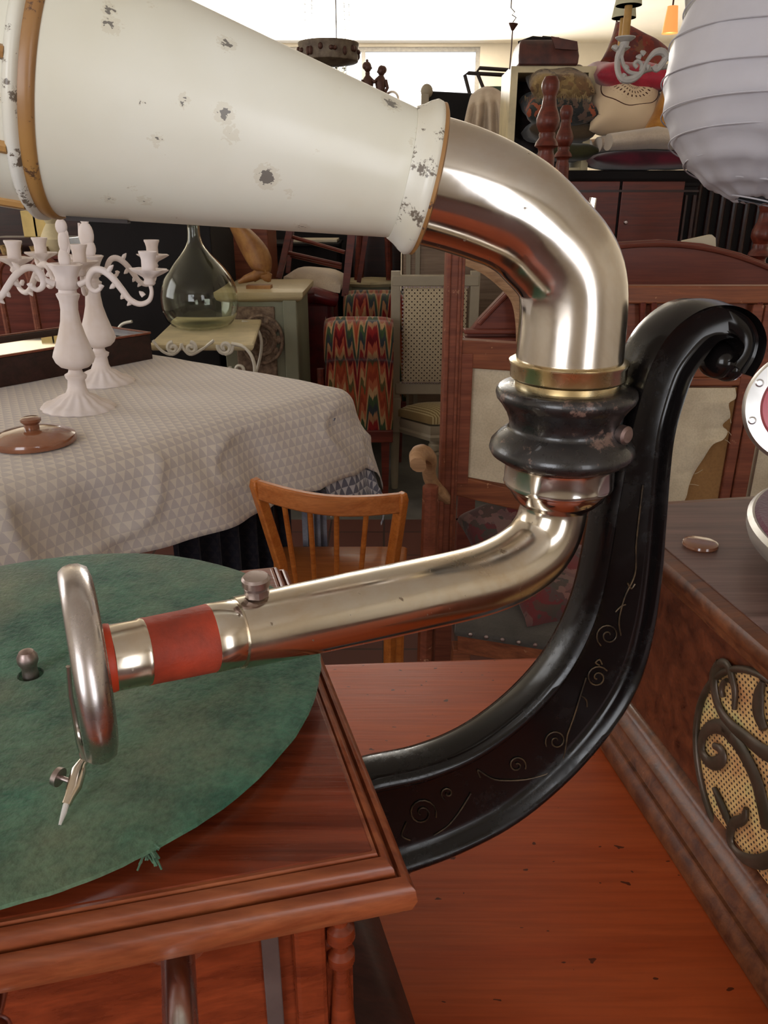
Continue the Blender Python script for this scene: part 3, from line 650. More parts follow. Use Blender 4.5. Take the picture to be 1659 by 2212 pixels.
# thumb screw on top of the tone arm
ub = T(556, 1290); uu = V((0, 0, 1)) - td * td.z; uu.normalize()
th = MB(); th.lathe([(.003, -.003), (.003, .0012), (.0046, .0018), (.0046, .0045), (.0036, .0052), (.0052, .0060), (.0054, .0086), (.0046, .0096), (0, .0100)], ub - uu * .0005, (uu + V((-.08, -.1, 0))).normalized(), 28,
                    wob=lambda t, h: 1 + (.03 * (1 if math.sin(14 * t) > 0 else -1) if .0015 < h < .0047 else 0)).build('thumb_screw', M['darkmetal'], arm, smooth=40)
# sound box
sbc = T(188, 1431); RB = 216 * pxm(sbc)
vd = ray(188, 1431).normalized(); sa = (td - vd * (td.dot(vd) * .9)).normalized()
prof = [(0, -.0062), (RB * .32, -.0062), (RB * .36, -.0058), (RB * .85, -.0056), (RB * .95, -.0045), (RB * .995, -.0018), (RB, .0008), (RB * .985, .003), (RB * .94, .0048), (RB * .86, .0052), (RB * .80, .0046), (RB * .78, .0032), (0, .0032)]
sb = MB().lathe(prof, sbc, sa, 72).build('sound_box', M['steel'], gram, smooth=50)
MB().lathe([(r * pxm(sbc), h) for r, h in [(60, -.0088), (74, -.0086), (76, -.0072), (74, -.0058), (60, -.0056)]], sbc, sa, 36).build('rubber_gasket', M['gasket'], sb, smooth=50)
tip = onz(129, 1783, .9368); top_ = T(182, 1640); yt, yb = top_.y, tip.y
def Nn(x, y):
    f = (y - 1640) / (1783 - 1640); return at(x, y, yt + (yb - yt) * f)
MB().tube([Nn(190, 1632), Nn(176, 1650), Nn(170, 1664), Nn(160, 1700), Nn(150, 1722), Nn(143, 1738)], [.0015, .0018, .0026, .0026, .0018, .0016], 16).build('needle_chuck', M['nickelw'], sb)
MB().tube([sbc + sa * .006, at(152, 1500, sbc.y - .002), at(170, 1600, yt), Nn(184, 1644)], [.0008, .0009, .0011, .0014], 10).build('stylus_bar', M['nickel'], sb)
MB().tube([Nn(144, 1735), Nn(138, 1757), tip], [.0011, .0010, .0005], 10).build('needle', M['bright'], sb)
s0 = Nn(158, 1690); s1 = s0 + (Nn(120, 1676) - s0) * 1.0
MB().tube([s0, s0 + (s1 - s0) * .7, s0 + (s1 - s0) * .72, s1], [.0009, .0009, .0034, .0032], 16).build('needle_screw', M['darkmetal'], sb)

# ================================================================== THE SECOND GRAMOPHONE, AT THE RIGHT
pA = V((.158, .530)); ps = V((.16, -.987)).normalized(); pq = V((.987, .16)).normalized()
pp = [pA, pA + ps * .36, pA + ps * .36 + pq * .37, pA + pq * .37]; pp = [tuple(p) for p in pp]
pc2 = (V(pp[0]) + V(pp[2])) / 2
ph = thing('table_gramophone', 'dark walnut box gramophone with pierced bronze grille over cane mesh', 'gramophone', (pc2.x, pc2.y, ZD))
cab = MB().rings(pp, [(-.018, .760), (-.018, .905)]).build('cabinet', M['pbox'], ph, smooth=0)
MB().rings(pp, [(-.022, ZD + .0006), (0, ZD + .0006), (.001, .745), (0, .752), (-.002, .755), (-.0025, .7575), (-.0045, .758), (-.006, .764), (-.0075, .7665), (-.0075, .7695), (-.0105, .772), (-.0125, .778), (-.0165, .783), (-.019, .784)]).build('base_moulding', M['pmould'], ph, smooth=40)
MB().rings(pp, [(-.019, .8935), (-.0145, .895), (-.012, .8995), (-.0085, .901), (-.008, .904), (-.0055, .9055), (-.0045, .910), (-.002, .911), (-.0005, .914), (0, .918), (-.002, .9215), (-.008, .9225), (-.012, .9225)]).build('top_moulding', M['pmould'], ph, smooth=40)
MB().rings(pp, [(-.011, .915), (-.0105, .9232)]).build('lid_board', M['ptop'], ph, smooth=0)
nA = V((-pq.x, -pq.y, 0)); pf = V((pA.x, pA.y, 0)) + nA * (-.018); pS = V((ps.x, ps.y, 0))
def G(x, y, o=0): return onpl(x, y, pf, nA) + nA * o
gc = pf + pS * .199 + V((0, 0, .834)); gr = .0612
cm = MB(); NC = 40
def cfn(u, w):
    t = w * 2 * math.pi; r = u * gr; return gc + pS * (r * math.cos(t)) + V((0, 0, r * math.sin(t))) + nA * .0008
def cgrid(u, w): return gc + pS * u + V((0, 0, w)) + nA * (.0008 + .0006 * noise.noise(V((u * 60, w * 60, 0))))
vs = [gc + nA * .001] ; fs = []; cm.uv[0] = (0, 0)
cm = MB(); rr_ = [0, .25, .5, .75, 1]
def cdisc(u, w):
    # square to disc
    x = u * math.sqrt(max(0, 1 - w * w / 2)); y = w * math.sqrt(max(0, 1 - u * u / 2)); return x * gr, y * gr
b0 = 0; nb = 24
for j in range(nb + 1):
    for i in range(nb + 1):
        x, y = cdisc(-1 + 2 * i / nb, -1 + 2 * j / nb); cm.uv[len(cm.v)] = (x, y)
        cm.v.append(gc + pS * x + V((0, 0, y)) + nA * .0009)
cm.f = [(j * (nb + 1) + i, j * (nb + 1) + i + 1, (j + 1) * (nb + 1) + i + 1, (j + 1) * (nb + 1) + i) for j in range(nb) for i in range(nb)]
fr = MB()
def fs_(pts, w, o=.0028):
    q = smoothpath([(*p, ww) for p, ww in zip(pts, w)], 5); P3 = [G(x, y, o) for x, y, ww in q]
    fr.tube(P3, [(ww * pxm(p) * .62, .0016) for (x, y, ww), p in zip(q, P3)], 10, flat=None if False else (P3[1] - P3[0]).cross(nA))
fr.tube([gc + pS * (gr * math.cos(t)) + V((0, 0, gr * math.sin(t))) + nA * .002 for t in [k / 64 * 2 * math.pi for k in range(65)]], .0022, 10)
fs_([(1564, 1433), (1551, 1458), (1553, 1493), (1564, 1531), (1586, 1563), (1615, 1588), (1659, 1623), (1700, 1640)], [20, 22, 20, 20, 22, 26, 30, 32])
fs_([(1556, 1440), (1570, 1432), (1583, 1439), (1592, 1468), (1597, 1493), (1596, 1531)], [16, 18, 18, 16, 14, 8])
fs_([(1572, 1505), (1568, 1490), (1572, 1475), (1580, 1468)], [8, 10, 10, 8])
fs_([(1590, 1590), (1573, 1572), (1548, 1569), (1529, 1585), (1524, 1617), (1537, 1643), (1555, 1648), (1570, 1636), (1566, 1618), (1552, 1610)], [34, 30, 24, 20, 20, 22, 24, 24, 18, 12])
fs_([(1573, 1572), (1599, 1601), (1621, 1636), (1643, 1683), (1656, 1731), (1668, 1790)], [30, 30, 32, 34, 34, 34])
fs_([(1552, 1700), (1562, 1725), (1575, 1755), (1590, 1790)], [10, 18, 20, 12])
fs_([(1622, 1745), (1616, 1768), (1592, 1780), (1587, 1817), (1609, 1848), (1649, 1861), (1680, 1850)], [10, 18, 20, 18, 20, 26, 26])
fs_([(1659, 1470), (1650, 1500), (1648, 1540), (1662, 1575)], [10, 26, 30, 20])
fr.build('pierced_grille', M['fret'], ph, smooth=60)
cm.build('cane_mesh', M['cane'], ph)
oc = onz(1512, 1180, .9232)
MB().lathe([(.0105, 0), (.0112, .0012), (.0108, .0028), (.009, .0034), (0, .0034)], oc, n=32).build('wooden_plug', M['ceramic'], ph)
t2 = V((.344, .392, 0))
tt = MB().lathe([(0, .924), (.010, .924), (.010, .938), (.124, .939), (.127, .941), (.1285, .945), (.1285, .950), (.126, .9525), (.122, .952), (0, .951)], (t2.x, t2.y, 0), n=96).build('turntable', M['chrome'], ph, smooth=40)
MB().lathe([(0, .9512), (.1235, .9512), (.1245, .9525), (.1225, .9542), (0, .9545)], (t2.x, t2.y, 0), n=96).build('velvet_mat', M['plum'], tt)
rc = at(1742, 880, .43); fwd = -(rc - O).normalized(); RS = 128 * pxm(rc)
tb2 = MB().lathe([(0, -.012), (RS * .8, -.012), (RS * .97, -.008), (RS, -.003), (RS * .98, .001), (RS * .93, .003), (RS * .70, .003), (RS * .68, .001), (RS * .66, -.004), (0, -.004)], rc, fwd, 64).build('sound_box', M['chrome'], ph, smooth=40)
MB().lathe([(0, -.0042), (RS * .67, -.0042), (RS * .67, -.002), (0, -.0012)], rc, fwd, 48).build('diaphragm', M['redface'], tb2)
sxv = fwd.cross(V((0, 0, 1))).normalized(); syv = sxv.cross(fwd)
for k in range(8):
    t = R(22.5 + 45 * k); MB().lathe([(.0024, .002), (.0024, .0036), (.0015, .0044), (0, .0045)], rc + (sxv * math.cos(t) + syv * math.sin(t)) * RS * .84, fwd, 12).build('ring_screw', M['bright'], tb2)
bk = rc - fwd * .01
MB().tube([V(p) for p in smoothpath([tuple(bk), tuple(bk - fwd * .02 + V((.02, 0, .004))), tuple(bk + V((.09, .03, .01))), (.44, .52, 1.01), (.46, .53, .965), (.46, .53, .925)], 6)], .011, 20).build('tone_arm', M['nickel'], ph)

# ================================================================== THE ROOM BEHIND: TABLE WITH CLOTH
ZT = .750
C0 = V((-.11, 1.67, 0)); U2 = V((-.61, -.79, 0)).normalized(); U1 = V((-.804, .595, 0)).normalized()
tbl = thing('dining_table', 'table hidden under the white scalloped cloth, dark turned legs showing below the hem', 'table', tuple(C0 + U2 * .6 + U1 * .4))
TL, TW = 1.25, .80
cs = [C0, C0 + U1 * TW, C0 + U1 * TW + U2 * TL, C0 + U2 * TL]
MB().rings([c[:2] for c in cs], [(0, ZT - .03), (0, ZT - .004)]).build('table_top', M['darkw'], tbl, smooth=0)
for s_, t_ in ((.13, .1), (TL - .13, .1), (.13, TW - .1), (TL - .13, TW - .1)):
    q = C0 + U2 * s_ + U1 * t_
    MB().lathe([(.03, 0), (.035, .03), (.02, .05), (.024, .10), (.042, .16), (.045, .2), (.026, .27), (.03, .29), (.022, .31), (.036, .38), (.04, .45), (.026, .54), (.036, .56), (.036, ZT - .03)], (q.x, q.y, 0), n=20).build('leg', M['darkw'], tbl)
def cloth_fn(mat_drop, lift, seed, flare=.32, wav=.012):
    def fn(s_, t_):
        sn, tn_ = min(s_, 0), min(t_, 0); h = math.hypot(sn, tn_)
        base = C0 + U2 * max(s_, 0) + U1 * max(t_, 0)
        z = ZT + lift
        r0 = .045
        if h > 0:
            d = -(U2 * 0) ; d = (U2 * sn + U1 * tn_) / h
            if h < r0 * 1.57: o = r0 * math.sin(h / r0); dz = r0 * (1 - math.cos(h / r0))
            else: o = r0 + (h - r0 * 1.57) * flare; dz = r0 + (h - r0 * 1.57) * math.sqrt(max(.1, 1 - flare * flare))
            along = s_ if abs(tn_) > abs(sn) else t_
            wv = noise.noise(V((along * 5.0, seed, h * 2))) * wav * 2.6 * min(1, h / .12) + noise.noise(V((along * 14 + h * 6, seed + 3, h * 3))) * wav * min(1, h / .1)
            rg_ = (1 - abs(noise.noise(V((s_ * 4.5 + t_ * 5, t_ * 7 - s_ * 3, seed + 8))))) ** 10
            base += d * (o + wv + .012 * rg_ * min(1, h / .05)); z -= dz
        else:
            z += .0012 + .0012 * noise.noise(V((s_ * 12, t_ * 12, seed)))
        # the cloth sags off the edge before the fold
        e = min(max(t_, 0), .12); z -= .006 * (1 - e / .12) ** 2 if h == 0 else .006
        return V((base.x, base.y, z))
    return fn
g = MB().grid(cloth_fn(.23, .004, 1.0, .22, .012), 150, 100, -.185, TL + .05, -.198, TW)
single(g, 'tablecloth', M['tcloth'], 'off-white tablecloth with small grey half-moon pattern hanging over the table', 'tablecloth', tuple(C0 + U2 * .5 + V((0, 0, ZT))), smooth=80, solid=.001)
def bl(s_, t_):
    p = cloth_fn(.3, -.016, 1.0, .19, .012)(s_, t_); return p
g = MB().grid(lambda u, w: bl(u, w), 40, 60, -.235, .13, -.25, .35)
single(g, 'blue_cloth', M['bcloth'], 'navy and white scalloped cloth peeping out below the white tablecloth corner', 'cloth', tuple(C0 + V((0, 0, ZT - .01))), smooth=80)
def skirt(u, w):
    b = C0 + U2 * (.10 + u * .33) - U1 * (-.06 + .02 * math.sin(u * 40)); return V((b.x, b.y, .02 + .5 * (1 - w)))
g = MB().grid(lambda u, w: skirt(u, w), 60, 10)
M['navy'] = scallop('navy_hanging_cloth', srgb(38, 36, 42), srgb(22, 22, 34), .03)
M['palestripe'] = cloth('pale_blue_grey_cloth', srgb(150, 150, 158), srgb(110, 112, 128), stain=14)
single(g, 'hanging_cloth', M['navy'], 'dark navy cloth hanging to the floor under the white tablecloth', 'cloth', tuple(C0 + U2 * .25), smooth=80)
def skirt2(u, w):
    b = C0 + U2 * (.012 + u * .075) - U1 * (-.03 + .012 * math.sin(u * 22)); return V((b.x, b.y, .15 + .36 * (1 - w)))
single(MB().grid(skirt2, 30, 8), 'folded_cloth', M['palestripe'], 'pale blue-grey cloth end hanging behind the orange child chair', 'cloth', tuple(C0 + U2 * .05), smooth=80)

# candelabra
def candelabrum(name, label, px, py, arms, yaw, finial_ring):
    b = onz(px, py, ZT + .004); t = thing(name, label, 'candelabra', tuple(b), 'pair of chalky white candelabra on the table')
    def W(x, y, z): return b + V((x, y, z))
    wob = lambda th_, h: 1 + (.022 * math.cos(16 * th_) if h < .012 else (.05 * math.cos(16 * th_) if h < .03 else 0))
    MB().lathe([(.001, 0), (.066, 0), (.069, .004), (.066, .009), (.058, .013), (.046, .017), (.034, .026), (.022, .032), (.0175, .042), (.0155, .058), (.019, .062), (.0205, .068), (.014, .072), (.012, .078), (.016, .082)],
               b, n=128, wob=wob).build('base', M['plaster'], t, smooth=50)
    MB().lathe([(.014, .080), (.026, .084), (.034, .092), (.038, .102), (.036, .110), (.031, .124), (.024, .145), (.018, .168), (.0155, .19), (.0165, .205), (.020, .214), (.021, .218), (.016, .221), (.0155, .226), (.0195, .229), (.020, .238), (.019, .247), (.023, .258), (.030, .270), (.026, .272), (.018, .262)],
               b, n=40, wob=lambda th_, h: 1 + (.10 * math.cos(5 * th_) if h > .262 else .01 * math.cos(12 * th_))).build('stem', M['plaster'], t, smooth=50)
    f = MB()
    if finial_ring:
        f.tube([W(.0085 * math.cos(a), 0, .352 + .017 * math.sin(a)) for a in [k / 20 * 6.2832 for k in range(21)]], .0035, 8)
        f.ball(W(0, 0, .312), (.016, .010, .026)); f.ball(W(.004, 0, .285), (.013, .010, .018)); f.tube([W(-.012, 0, .335), W(-.014, 0, .31), W(-.010, 0, .29)], .003, 6)
    else:
        f.ball(W(0, 0, .358), (.007, .006, .016)); f.ball(W(0, 0, .335), (.0105, .008, .014)); f.ball(W(.002, 0, .31), (.010, .008, .022)); f.tube([W(0, 0, .345), W(.008, 0, .325), W(.010, 0, .30), W(.004, 0, .28)], .0035, 6)
        f.ball(W(0, 0, .28), (.011, .009, .02))
    f.build('finial', M['plaster'], t)
    for az, rl in arms:
        a = R(az); d = V((math.cos(a), math.sin(a), 0)); up = V((0, 0, 1))
        def Q(r, z): return b + d * (r * rl) + up * z
        m = MB(); path = smoothpath([(.062, .232), (.052, .226), (.042, .232), (.040, .246), (.050, .262), (.066, .264), (.084, .252), (.100, .232), (.114, .214), (.132, .207), (.149, .214), (.155, .230), (.152, .246)], 4)
        k = len(path); m.tube([Q(r, z) for r, z in path], [.0036 + .0028 * math.sin(math.pi * min(1, i / (k * .9))) for i in range(k)], 10)
        m.tube([Q(.022, .236), Q(.036, .243), Q(.044, .252)], [.006, .005, .004], 8)
        for (r, z, dr, dz) in ((.078, .262, .010, .012), (.088, .240, -.010, -.008), (.118, .214, -.010, -.011), (.104, .224, -.007, -.010), (.140, .222, -.008, .008), (.06, .234, .008, .002)):
            m.tube([Q(r, z), Q(r + dr * .5, z + dz * .6), Q(r + dr, z + dz)], [.005, .0045, .001], 6)
        o = m.build('arm', M['plaster'], t, smooth=60)
        c = Q(.152, .246)
        MB().lathe([(.008, -.004), (.011, 0), (.009, .006), (.012, .010), (.024, .017), (.033, .0225), (.034, .0245), (.022, .022), (.008, .020)], c, n=40, wob=lambda th_, h: 1 + (.08 * math.cos(8 * th_) if h > .015 else 0)).build('drip_pan', M['plaster'], o, smooth=60)
        MB().lathe([(.010, .018), (.0125, .022), (.0125, .040), (.0145, .048), (.0165, .052), (.0165, .055), (.0145, .055), (.012, .046), (.0, .044)], c, n=28).build('candle_cup', M['plaster'], o, smooth=50)
    return t
k1_ = candelabrum('candelabrum', 'chalky white candelabrum nearer the brown lid, knob-shaped top', 171, 884, [(0, 1.0), (146, 1.03), (212, 1.0)], 0, False)
k2_ = candelabrum('candelabrum', 'chalky white candelabrum standing behind its twin, with a ring-shaped top', 222, 828, [(42, .95), (152, .95), (283, .9)], 0, True)

k1_.rotation_euler.y = R(3); k2_.rotation_euler.y = R(1.5)   # they lean a little on the soft cloth
lb = onz(75, 958, ZT + .004)
lid = thing('pot_lid', 'glazed brown stoneware lid with a stubby knob lying on the white tablecloth', 'lid', tuple(lb))
MB().lathe([(.0, 0), (.062, 0), (.067, .003), (.0685, .008), (.066, .014), (.056, .019), (.050, .0205), (.046, .0225), (.02, .0265), (0, .0268)], lb, n=56).build('lid', M['ceramic'], lid, smooth=40)
MB().lathe([(.012, .024), (.012, .034), (.0165, .039), (.0165, .043), (.012, .0455), (0, .046)], lb, n=28).build('knob', M['ceramic'], lid, smooth=40)

# long dark glass-topped case at the back of the table
w0 = onz(330, 777, ZT + .004); w1 = onz(0, 840, ZT + .004); cd = (w1 - w0).normalized(); cb_ = V((cd.y, -cd.x, 0)); cb_ = cb_ if cb_.y > 0 else -cb_
w0.z = w1.z = ZT; c4 = [w0, w0 + cb_ * .26, w0 + cb_ * .26 + cd * .75, w0 + cd * .75]
case = thing('display_case', 'long dark wooden case with a mirrored top behind the candelabra', 'case', tuple((c4[0] + c4[2]) / 2))
MB().rings([c[:2] for c in c4], [(0, ZT + .0065), (0, ZT + .068), (-.003, ZT + .072), (-.012, ZT + .072), (-.014, ZT + .062)]).build('case_body', M['darkw'], case, smooth=0)
ins = [w0 + cb_ * .014 + cd * .014, w0 + cb_ * .246 + cd * .014, w0 + cb_ * .246 + cd * .736, w0 + cb_ * .014 + cd * .736]
MB().rings([c[:2] for c in ins], [(0, ZT + .060), (0, ZT + .064)]).build('mirror', M['mirror'], case, smooth=0)
rr = MB()
for i in range(4): rr.beam(c4[i] + V((0, 0, ZT - c4[i].z + .072)), c4[(i + 1) % 4] + V((0, 0, ZT - c4[(i + 1) % 4].z + .072)), .008, .004)
rr.build('rim', M['redw'], case, smooth=0)

# ------------------------------------------------------------------ scrolled iron table + demijohn
YT = 2.35
fl = at(325, 742, YT); frr = at(545, 742, YT); zt = fl.z; bk_ = onz(562, 690, zt)
dep = V((frr.x, frr.y, 0)) ; q2 = V((bk_.x, bk_.y, 0)) - V((frr.x, frr.y, 0))
st = thing('scroll_table', 'cream painted iron side table with scrolled apron, carrying the glass demijohn', 'table', (fl.x + .1, YT + .1, 0))
P4 = [V((fl.x, fl.y, 0)), V((frr.x, frr.y, 0)), V((frr.x, frr.y, 0)) + q2, V((fl.x, fl.y, 0)) + q2]
MB().rings([c[:2] for c in P4], [(-.004, zt - .022), (0, zt - .018), (.004, zt - .012), (.004, zt - .004), (0, zt)]).build('table_top', M['paletop'], st, smooth=40)
sc_ = MB(); kx = pxm(fl); ax_ = V((1, 0, 0)); up = V((0, 0, 1)); fy = YT - .002
def S2(x, y): return at(x, y, fy)
def scr(cx, cy, r, t0, turns): sc_.tube(spiral(S2(cx, cy), ax_, up, r * kx, r * .2 * kx, t0, turns, 22), [(.0045, .007)] * 23, 6, flat=(0, 1, 0))
for cx, sg in ((374, 1), (412, -1)): scr(cx, 752, 13, R(90), 1.25 * sg)
sc_.tube([S2(*p) for p in smoothpath([(330, 735), (350, 758), (372, 766), (388, 755), (392, 742)], 4)], .0048, 6)
sc_.tube([S2(*p) for p in smoothpath([(392, 742), (400, 758), (414, 766), (440, 752), (462, 735)], 4)], .0048, 6)
scr(486, 750, 16, R(160), 1.3)
sc_.tube([S2(*p) for p in smoothpath([(486, 766), (500, 760), (505, 742)], 4)], .0048, 6)
sc_.build('scrolled_apron', M['whitep'], st)
for sx_, x0 in ((1, 0), (-1, -.52)):
    for dy in (0, 1):
        l = MB(); ofs = V((x0, 0, 0)) + (q2 * .9 if dy else V((0, 0, 0)))
        def L_(x, y): p = at(x, y, fy); p = V(((p.x - frr.x) * sx_ + frr.x, p.y, p.z)); return p + ofs
        pth = smoothpath([(500, 742), (528, 750), (546, 775), (550, 810), (540, 860), (520, 920), (505, 990)], 4)
        low = L_(505, 990)
        l.tube([L_(*p) for p in pth] + [V((low.x - .01 * sx_, low.y, .25)), V((low.x + .02 * sx_, low.y, .06)), V((low.x + .06 * sx_, low.y, .02))], [(.0095, .0055)] * (len(pth) + 3), 8, flat=(0, 1, 0))
        l.tube(spiral(L_(515, 798), ax_ * sx_, up, 19 * kx, 3 * kx, R(160), 1.2, 20), [(.008, .005)] * 21, 6, flat=(0, 1, 0))
        l.build('leg', M['whitep'], st)
db = onz(436, 706, zt + .001); kd = pxm(db)
dj = thing('demijohn', 'large clear glass demijohn with a greenish bottom on the scrolled iron table', 'bottle', tuple(db))
rb_ = 82 * kd
pr = [(0, .002), (rb_ * .5, 0), (rb_ * .78, .010), (rb_ * .95, .045), (rb_, .085), (rb_ * .97, .125), (rb_ * .84, .168), (rb_ * .62, .205), (rb_ * .40, .235), (rb_ * .24, .262), (rb_ * .17, .29), (rb_ * .16, .33), (rb_ * .22, .335), (rb_ * .22, .345), (rb_ * .14, .347)]
inn = [(max(r - .004, 0), h + (.004 if h < .02 else 0)) for r, h in pr][::-1]
MB().lathe(smoothpath(pr, 3) + smoothpath(inn, 3), db, n=48).build('glass', M['glass'], dj, smooth=80, weld=True)

# ------------------------------------------------------------------ sage cabinet with carved door, leaf ornament
YC = 2.90
c1 = at(520, 645, YC); c2 = at(642, 640, YC); zc_ = c1.z
sc = thing('sage_cabinet', 'sage green painted cabinet with cream top and carved door panel', 'cabinet', (-.5, YC + .2, 0))
bx = lambda x0, x1, y0, y1, z0, z1: MB().box(((x0 + x1) / 2, (y0 + y1) / 2, (z0 + z1) / 2), (x1 - x0, y1 - y0, z1 - z0))
xl, xr = c1.x - .07, c2.x
MB().rings([(xl, YC), (xr, YC), (xr, YC + .42), (xl, YC + .42)], [(.0, zc_ - .012), (.015, zc_ - .004), (.022, zc_ + .01), (.022, zc_ + .024), (.008, zc_ + .03)]).build('cabinet_top', M['sagetop'], sc, smooth=40)
bx(xl, xr - .002, YC, YC + .42, .03, zc_ - .01).build('cabinet', M['sage'], sc, smooth=0, bevel=.003)
dp1 = at(512, 662, YC); dp2 = at(600, 800, YC)
dr = bx(dp1.x - .01, dp2.x, YC - .012, YC + .004, .2, dp1.z).build('door', M['carved'], sc, smooth=0, bevel=.004)
cv = MB(); cc = at(566, 734, YC - .014); kk = pxm(cc)
for r_, w_ in ((28, 5), (44, 4)): cv.tube([cc + V((r_ * kk * math.cos(a), 0, r_ * 1.15 * kk * math.sin(a))) for a in [k / 30 * 6.2832 for k in range(31)]], w_ * kk, 8)
cv.tube(spiral(cc, V((1, 0, 0)), V((0, 0, 1)), 22 * kk, 3 * kk, 0, 1.5), .006, 6)
for k in range(10):
    a = k * .628; p = cc + V((36 * kk * math.cos(a), 0, 42 * kk * math.sin(a))); cv.ball(p, (.012, .006, .016), 8, 6)
cv.build('carved_rosette', M['carved'], dr)
MB().box((xr - .028, YC - .006, (zc_ + .05) / 2), (.05, .02, zc_ - .06)).build('corner_pilaster', M['sage'], sc, smooth=0, bevel=.004)

lo = at(560, 612, 2.97); lf = thing('leaf_ornament', 'tan carved wooden leaf-shaped ornament standing on the sage cabinet', 'ornament', (lo.x, lo.y, zc_ + .03))
kl = pxm(lo)
def lfp(x, y, dy=0): return at(x, y, 2.97 + dy)
def leaf(u, w):
    # spine from foot to tip, width profile
    sx_ = 562 + (500 - 562) * w + 12 * math.sin(w * 3.1); sy = 585 + (470 - 585) * w
    hw = 34 * math.sin(math.pi * min(1, .12 + w * .85)) ** .7
    return lfp(sx_ + u * hw * .95, sy + u * hw * .35, .03 - .05 * (1 - u * u))
MB().grid(leaf, 12, 16, -1, 1, 0, 1).build('leaf_blade', M['tanleaf'], lf, smooth=80, solid=.014)
m = MB(); m.tube([lfp(545, 600), lfp(560, 590), lfp(575, 584)], [.018, .02, .014], 10); m.tube([lfp(560, 585), lfp(580, 600), lfp(582, 609)], [(.02, .01), (.022, .012), (.006, .004)], 8)
m.tube([lfp(550, 596), lfp(530, 603), lfp(515, 610)], [.018, .014, .006], 8); m.box((lo.x, lo.y, zc_ + .036), (.09, .06, .012)); m.build('foot', M['tanleaf'], lf, smooth=60)

# ------------------------------------------------------------------ chairs in the middle distance
def slab(p0, p1, p2, p3, th, name, mat, parent, n=10, puff=0, uvs=None, **k):
    """upholstered slab over the quad p0 p1 p2 p3 (bottom-left, bottom-right, top-right, top-left), puffed along its normal"""
    p0, p1, p2, p3 = map(V, (p0, p1, p2, p3)); nn = (p1 - p0).cross(p3 - p0).normalized(); W_, H_ = (p1 - p0).length, (p3 - p0).length
    m = MB()
    def f(sgn, pf_):
        def fn(u, w):
            a = p0.lerp(p1, u); b = p3.lerp(p2, u); e = (1 - (2 * u - 1) ** 4) * (1 - (2 * w - 1) ** 4); return a.lerp(b, w) + nn * sgn * (th / 2 * (.55 + .45 * math.sqrt(max(e, 0))) + pf_ * e)
        return fn
    m.grid(f(1, puff), n, n, uvs=(W_, H_)); k0 = len(m.v); m.grid(f(-1, 0), n, n, uvs=(W_, H_))
    N1 = n + 1; ring = [i for i in range(N1)] + [j * N1 + n for j in range(1, N1)] + [n * N1 + i for i in range(n - 1, -1, -1)] + [j * N1 for j in range(n - 1, 0, -1)]
    for i in range(len(ring)):
        a, b = ring[i], ring[(i + 1) % len(ring)]; m.f.append((a, b, b + k0, a + k0))
    return m.build(name, mat, parent, smooth=60, **k)

# grey painted square-back chair
YL = 3.05
lc = thing('square_back_chair', 'grey-cream painted square-back chair in small trellis fabric with striped seat', 'chair', tuple(at(850, 1055, YL)[:2]) + (0,))
LP = at(855, 597, YL); RP = at(1012, 600, YL + .05); ztop = LP.z
def lpt(x, y, d=0): return at(x, y, YL + d)
zs = at(850, 895, YL).z
pl_ = MB(); xL, xR = LP.x, RP.x + .02
for x in (xL, xR):
    leg = MB(); leg.tube([(x, YL + .02, 0), (x, YL + .01, zs - .07)], [.014, .021], 12); leg.box((x, YL, zs + .0), (.045, .045, .14)); leg.box((x, YL, (zs + ztop) / 2 + .03), (.036, .035, ztop - zs - .02))
    leg.build('rear_leg', M['lgrey'], lc, bevel=.002)
f = MB(); zb_ = at(850, 838, YL).z
f.box(((xL + xR) / 2, YL, ztop - .015), (xR - xL + .03, .04, .04)); f.box(((xL + xR) / 2, YL, zb_), (xR - xL, .04, .045)); f.build('back_frame', M['lgrey'], lc, bevel=.004)
slab((xL + .03, YL - .012, zb_ + .025), (xR - .03, YL - .012, zb_ + .025), (xR - .03, YL - .012, ztop - .035), (xL + .03, YL - .012, ztop - .035), .03, 'back_upholstery', M['trellis'], lc, puff=.012)
na = MB()
for k in range(26):
    z = zb_ + .03 + (ztop - zb_ - .07) * k / 25; na.box((xL + .027, YL - .026, z), (.006, .004, .006)); 
for k in range(24): x = xL + .03 + (xR - xL - .06) * k / 23; na.box((x, YL - .026, ztop - .037), (.006, .004, .006)); na.box((x, YL - .026, zb_ + .027), (.006, .004, .006))
na.build('nail_trim', M['darkmetal'], lc, smooth=0)
sf = V((.16, -.30, 0)); s0_ = V((xL - .01, YL, zs - .035)); s1_ = V((xR + .02, YL + .02, zs - .035)); s2_ = s1_ + V((.02, -.42, 0)); s3_ = s0_ + V((.06, -.40, 0))
fr_ = MB()
s3_ = onz(930, 935, zs - .035); s2_ = s3_ + V((.38, .02, 0)); s0_ = V((xL, YL, zs - .035))
fr_.rings([s3_[:2], s2_[:2], (xR + .02, YL + .02), s0_[:2]], [(0, zs - .07), (.004, zs - .055), (0, zs - .045), (.003, zs - .03), (0, zs - .01)]); fr_.build('seat_rail', M['lgrey'], lc, smooth=30)
slab(V((s3_.x, s3_.y, zs + .012)), V((s2_.x, s2_.y, zs + .012)), V((xR + .02, YL, zs + .012)), V((s0_.x, s0_.y - .01, zs + .012)), .05, 'seat', M['stripe'], lc, puff=.028)
for q in (s3_, s2_):
    MB().lathe([(.012, 0), (.020, .20), (.024, zs - .13), (.018, zs - .12), (.026, zs - .11), (.026, zs - .09), (.022, zs - .085), (.024, zs - .04)], (q.x + .02, q.y + .03, 0), n=16).build('front_leg', M['lgrey'], lc)

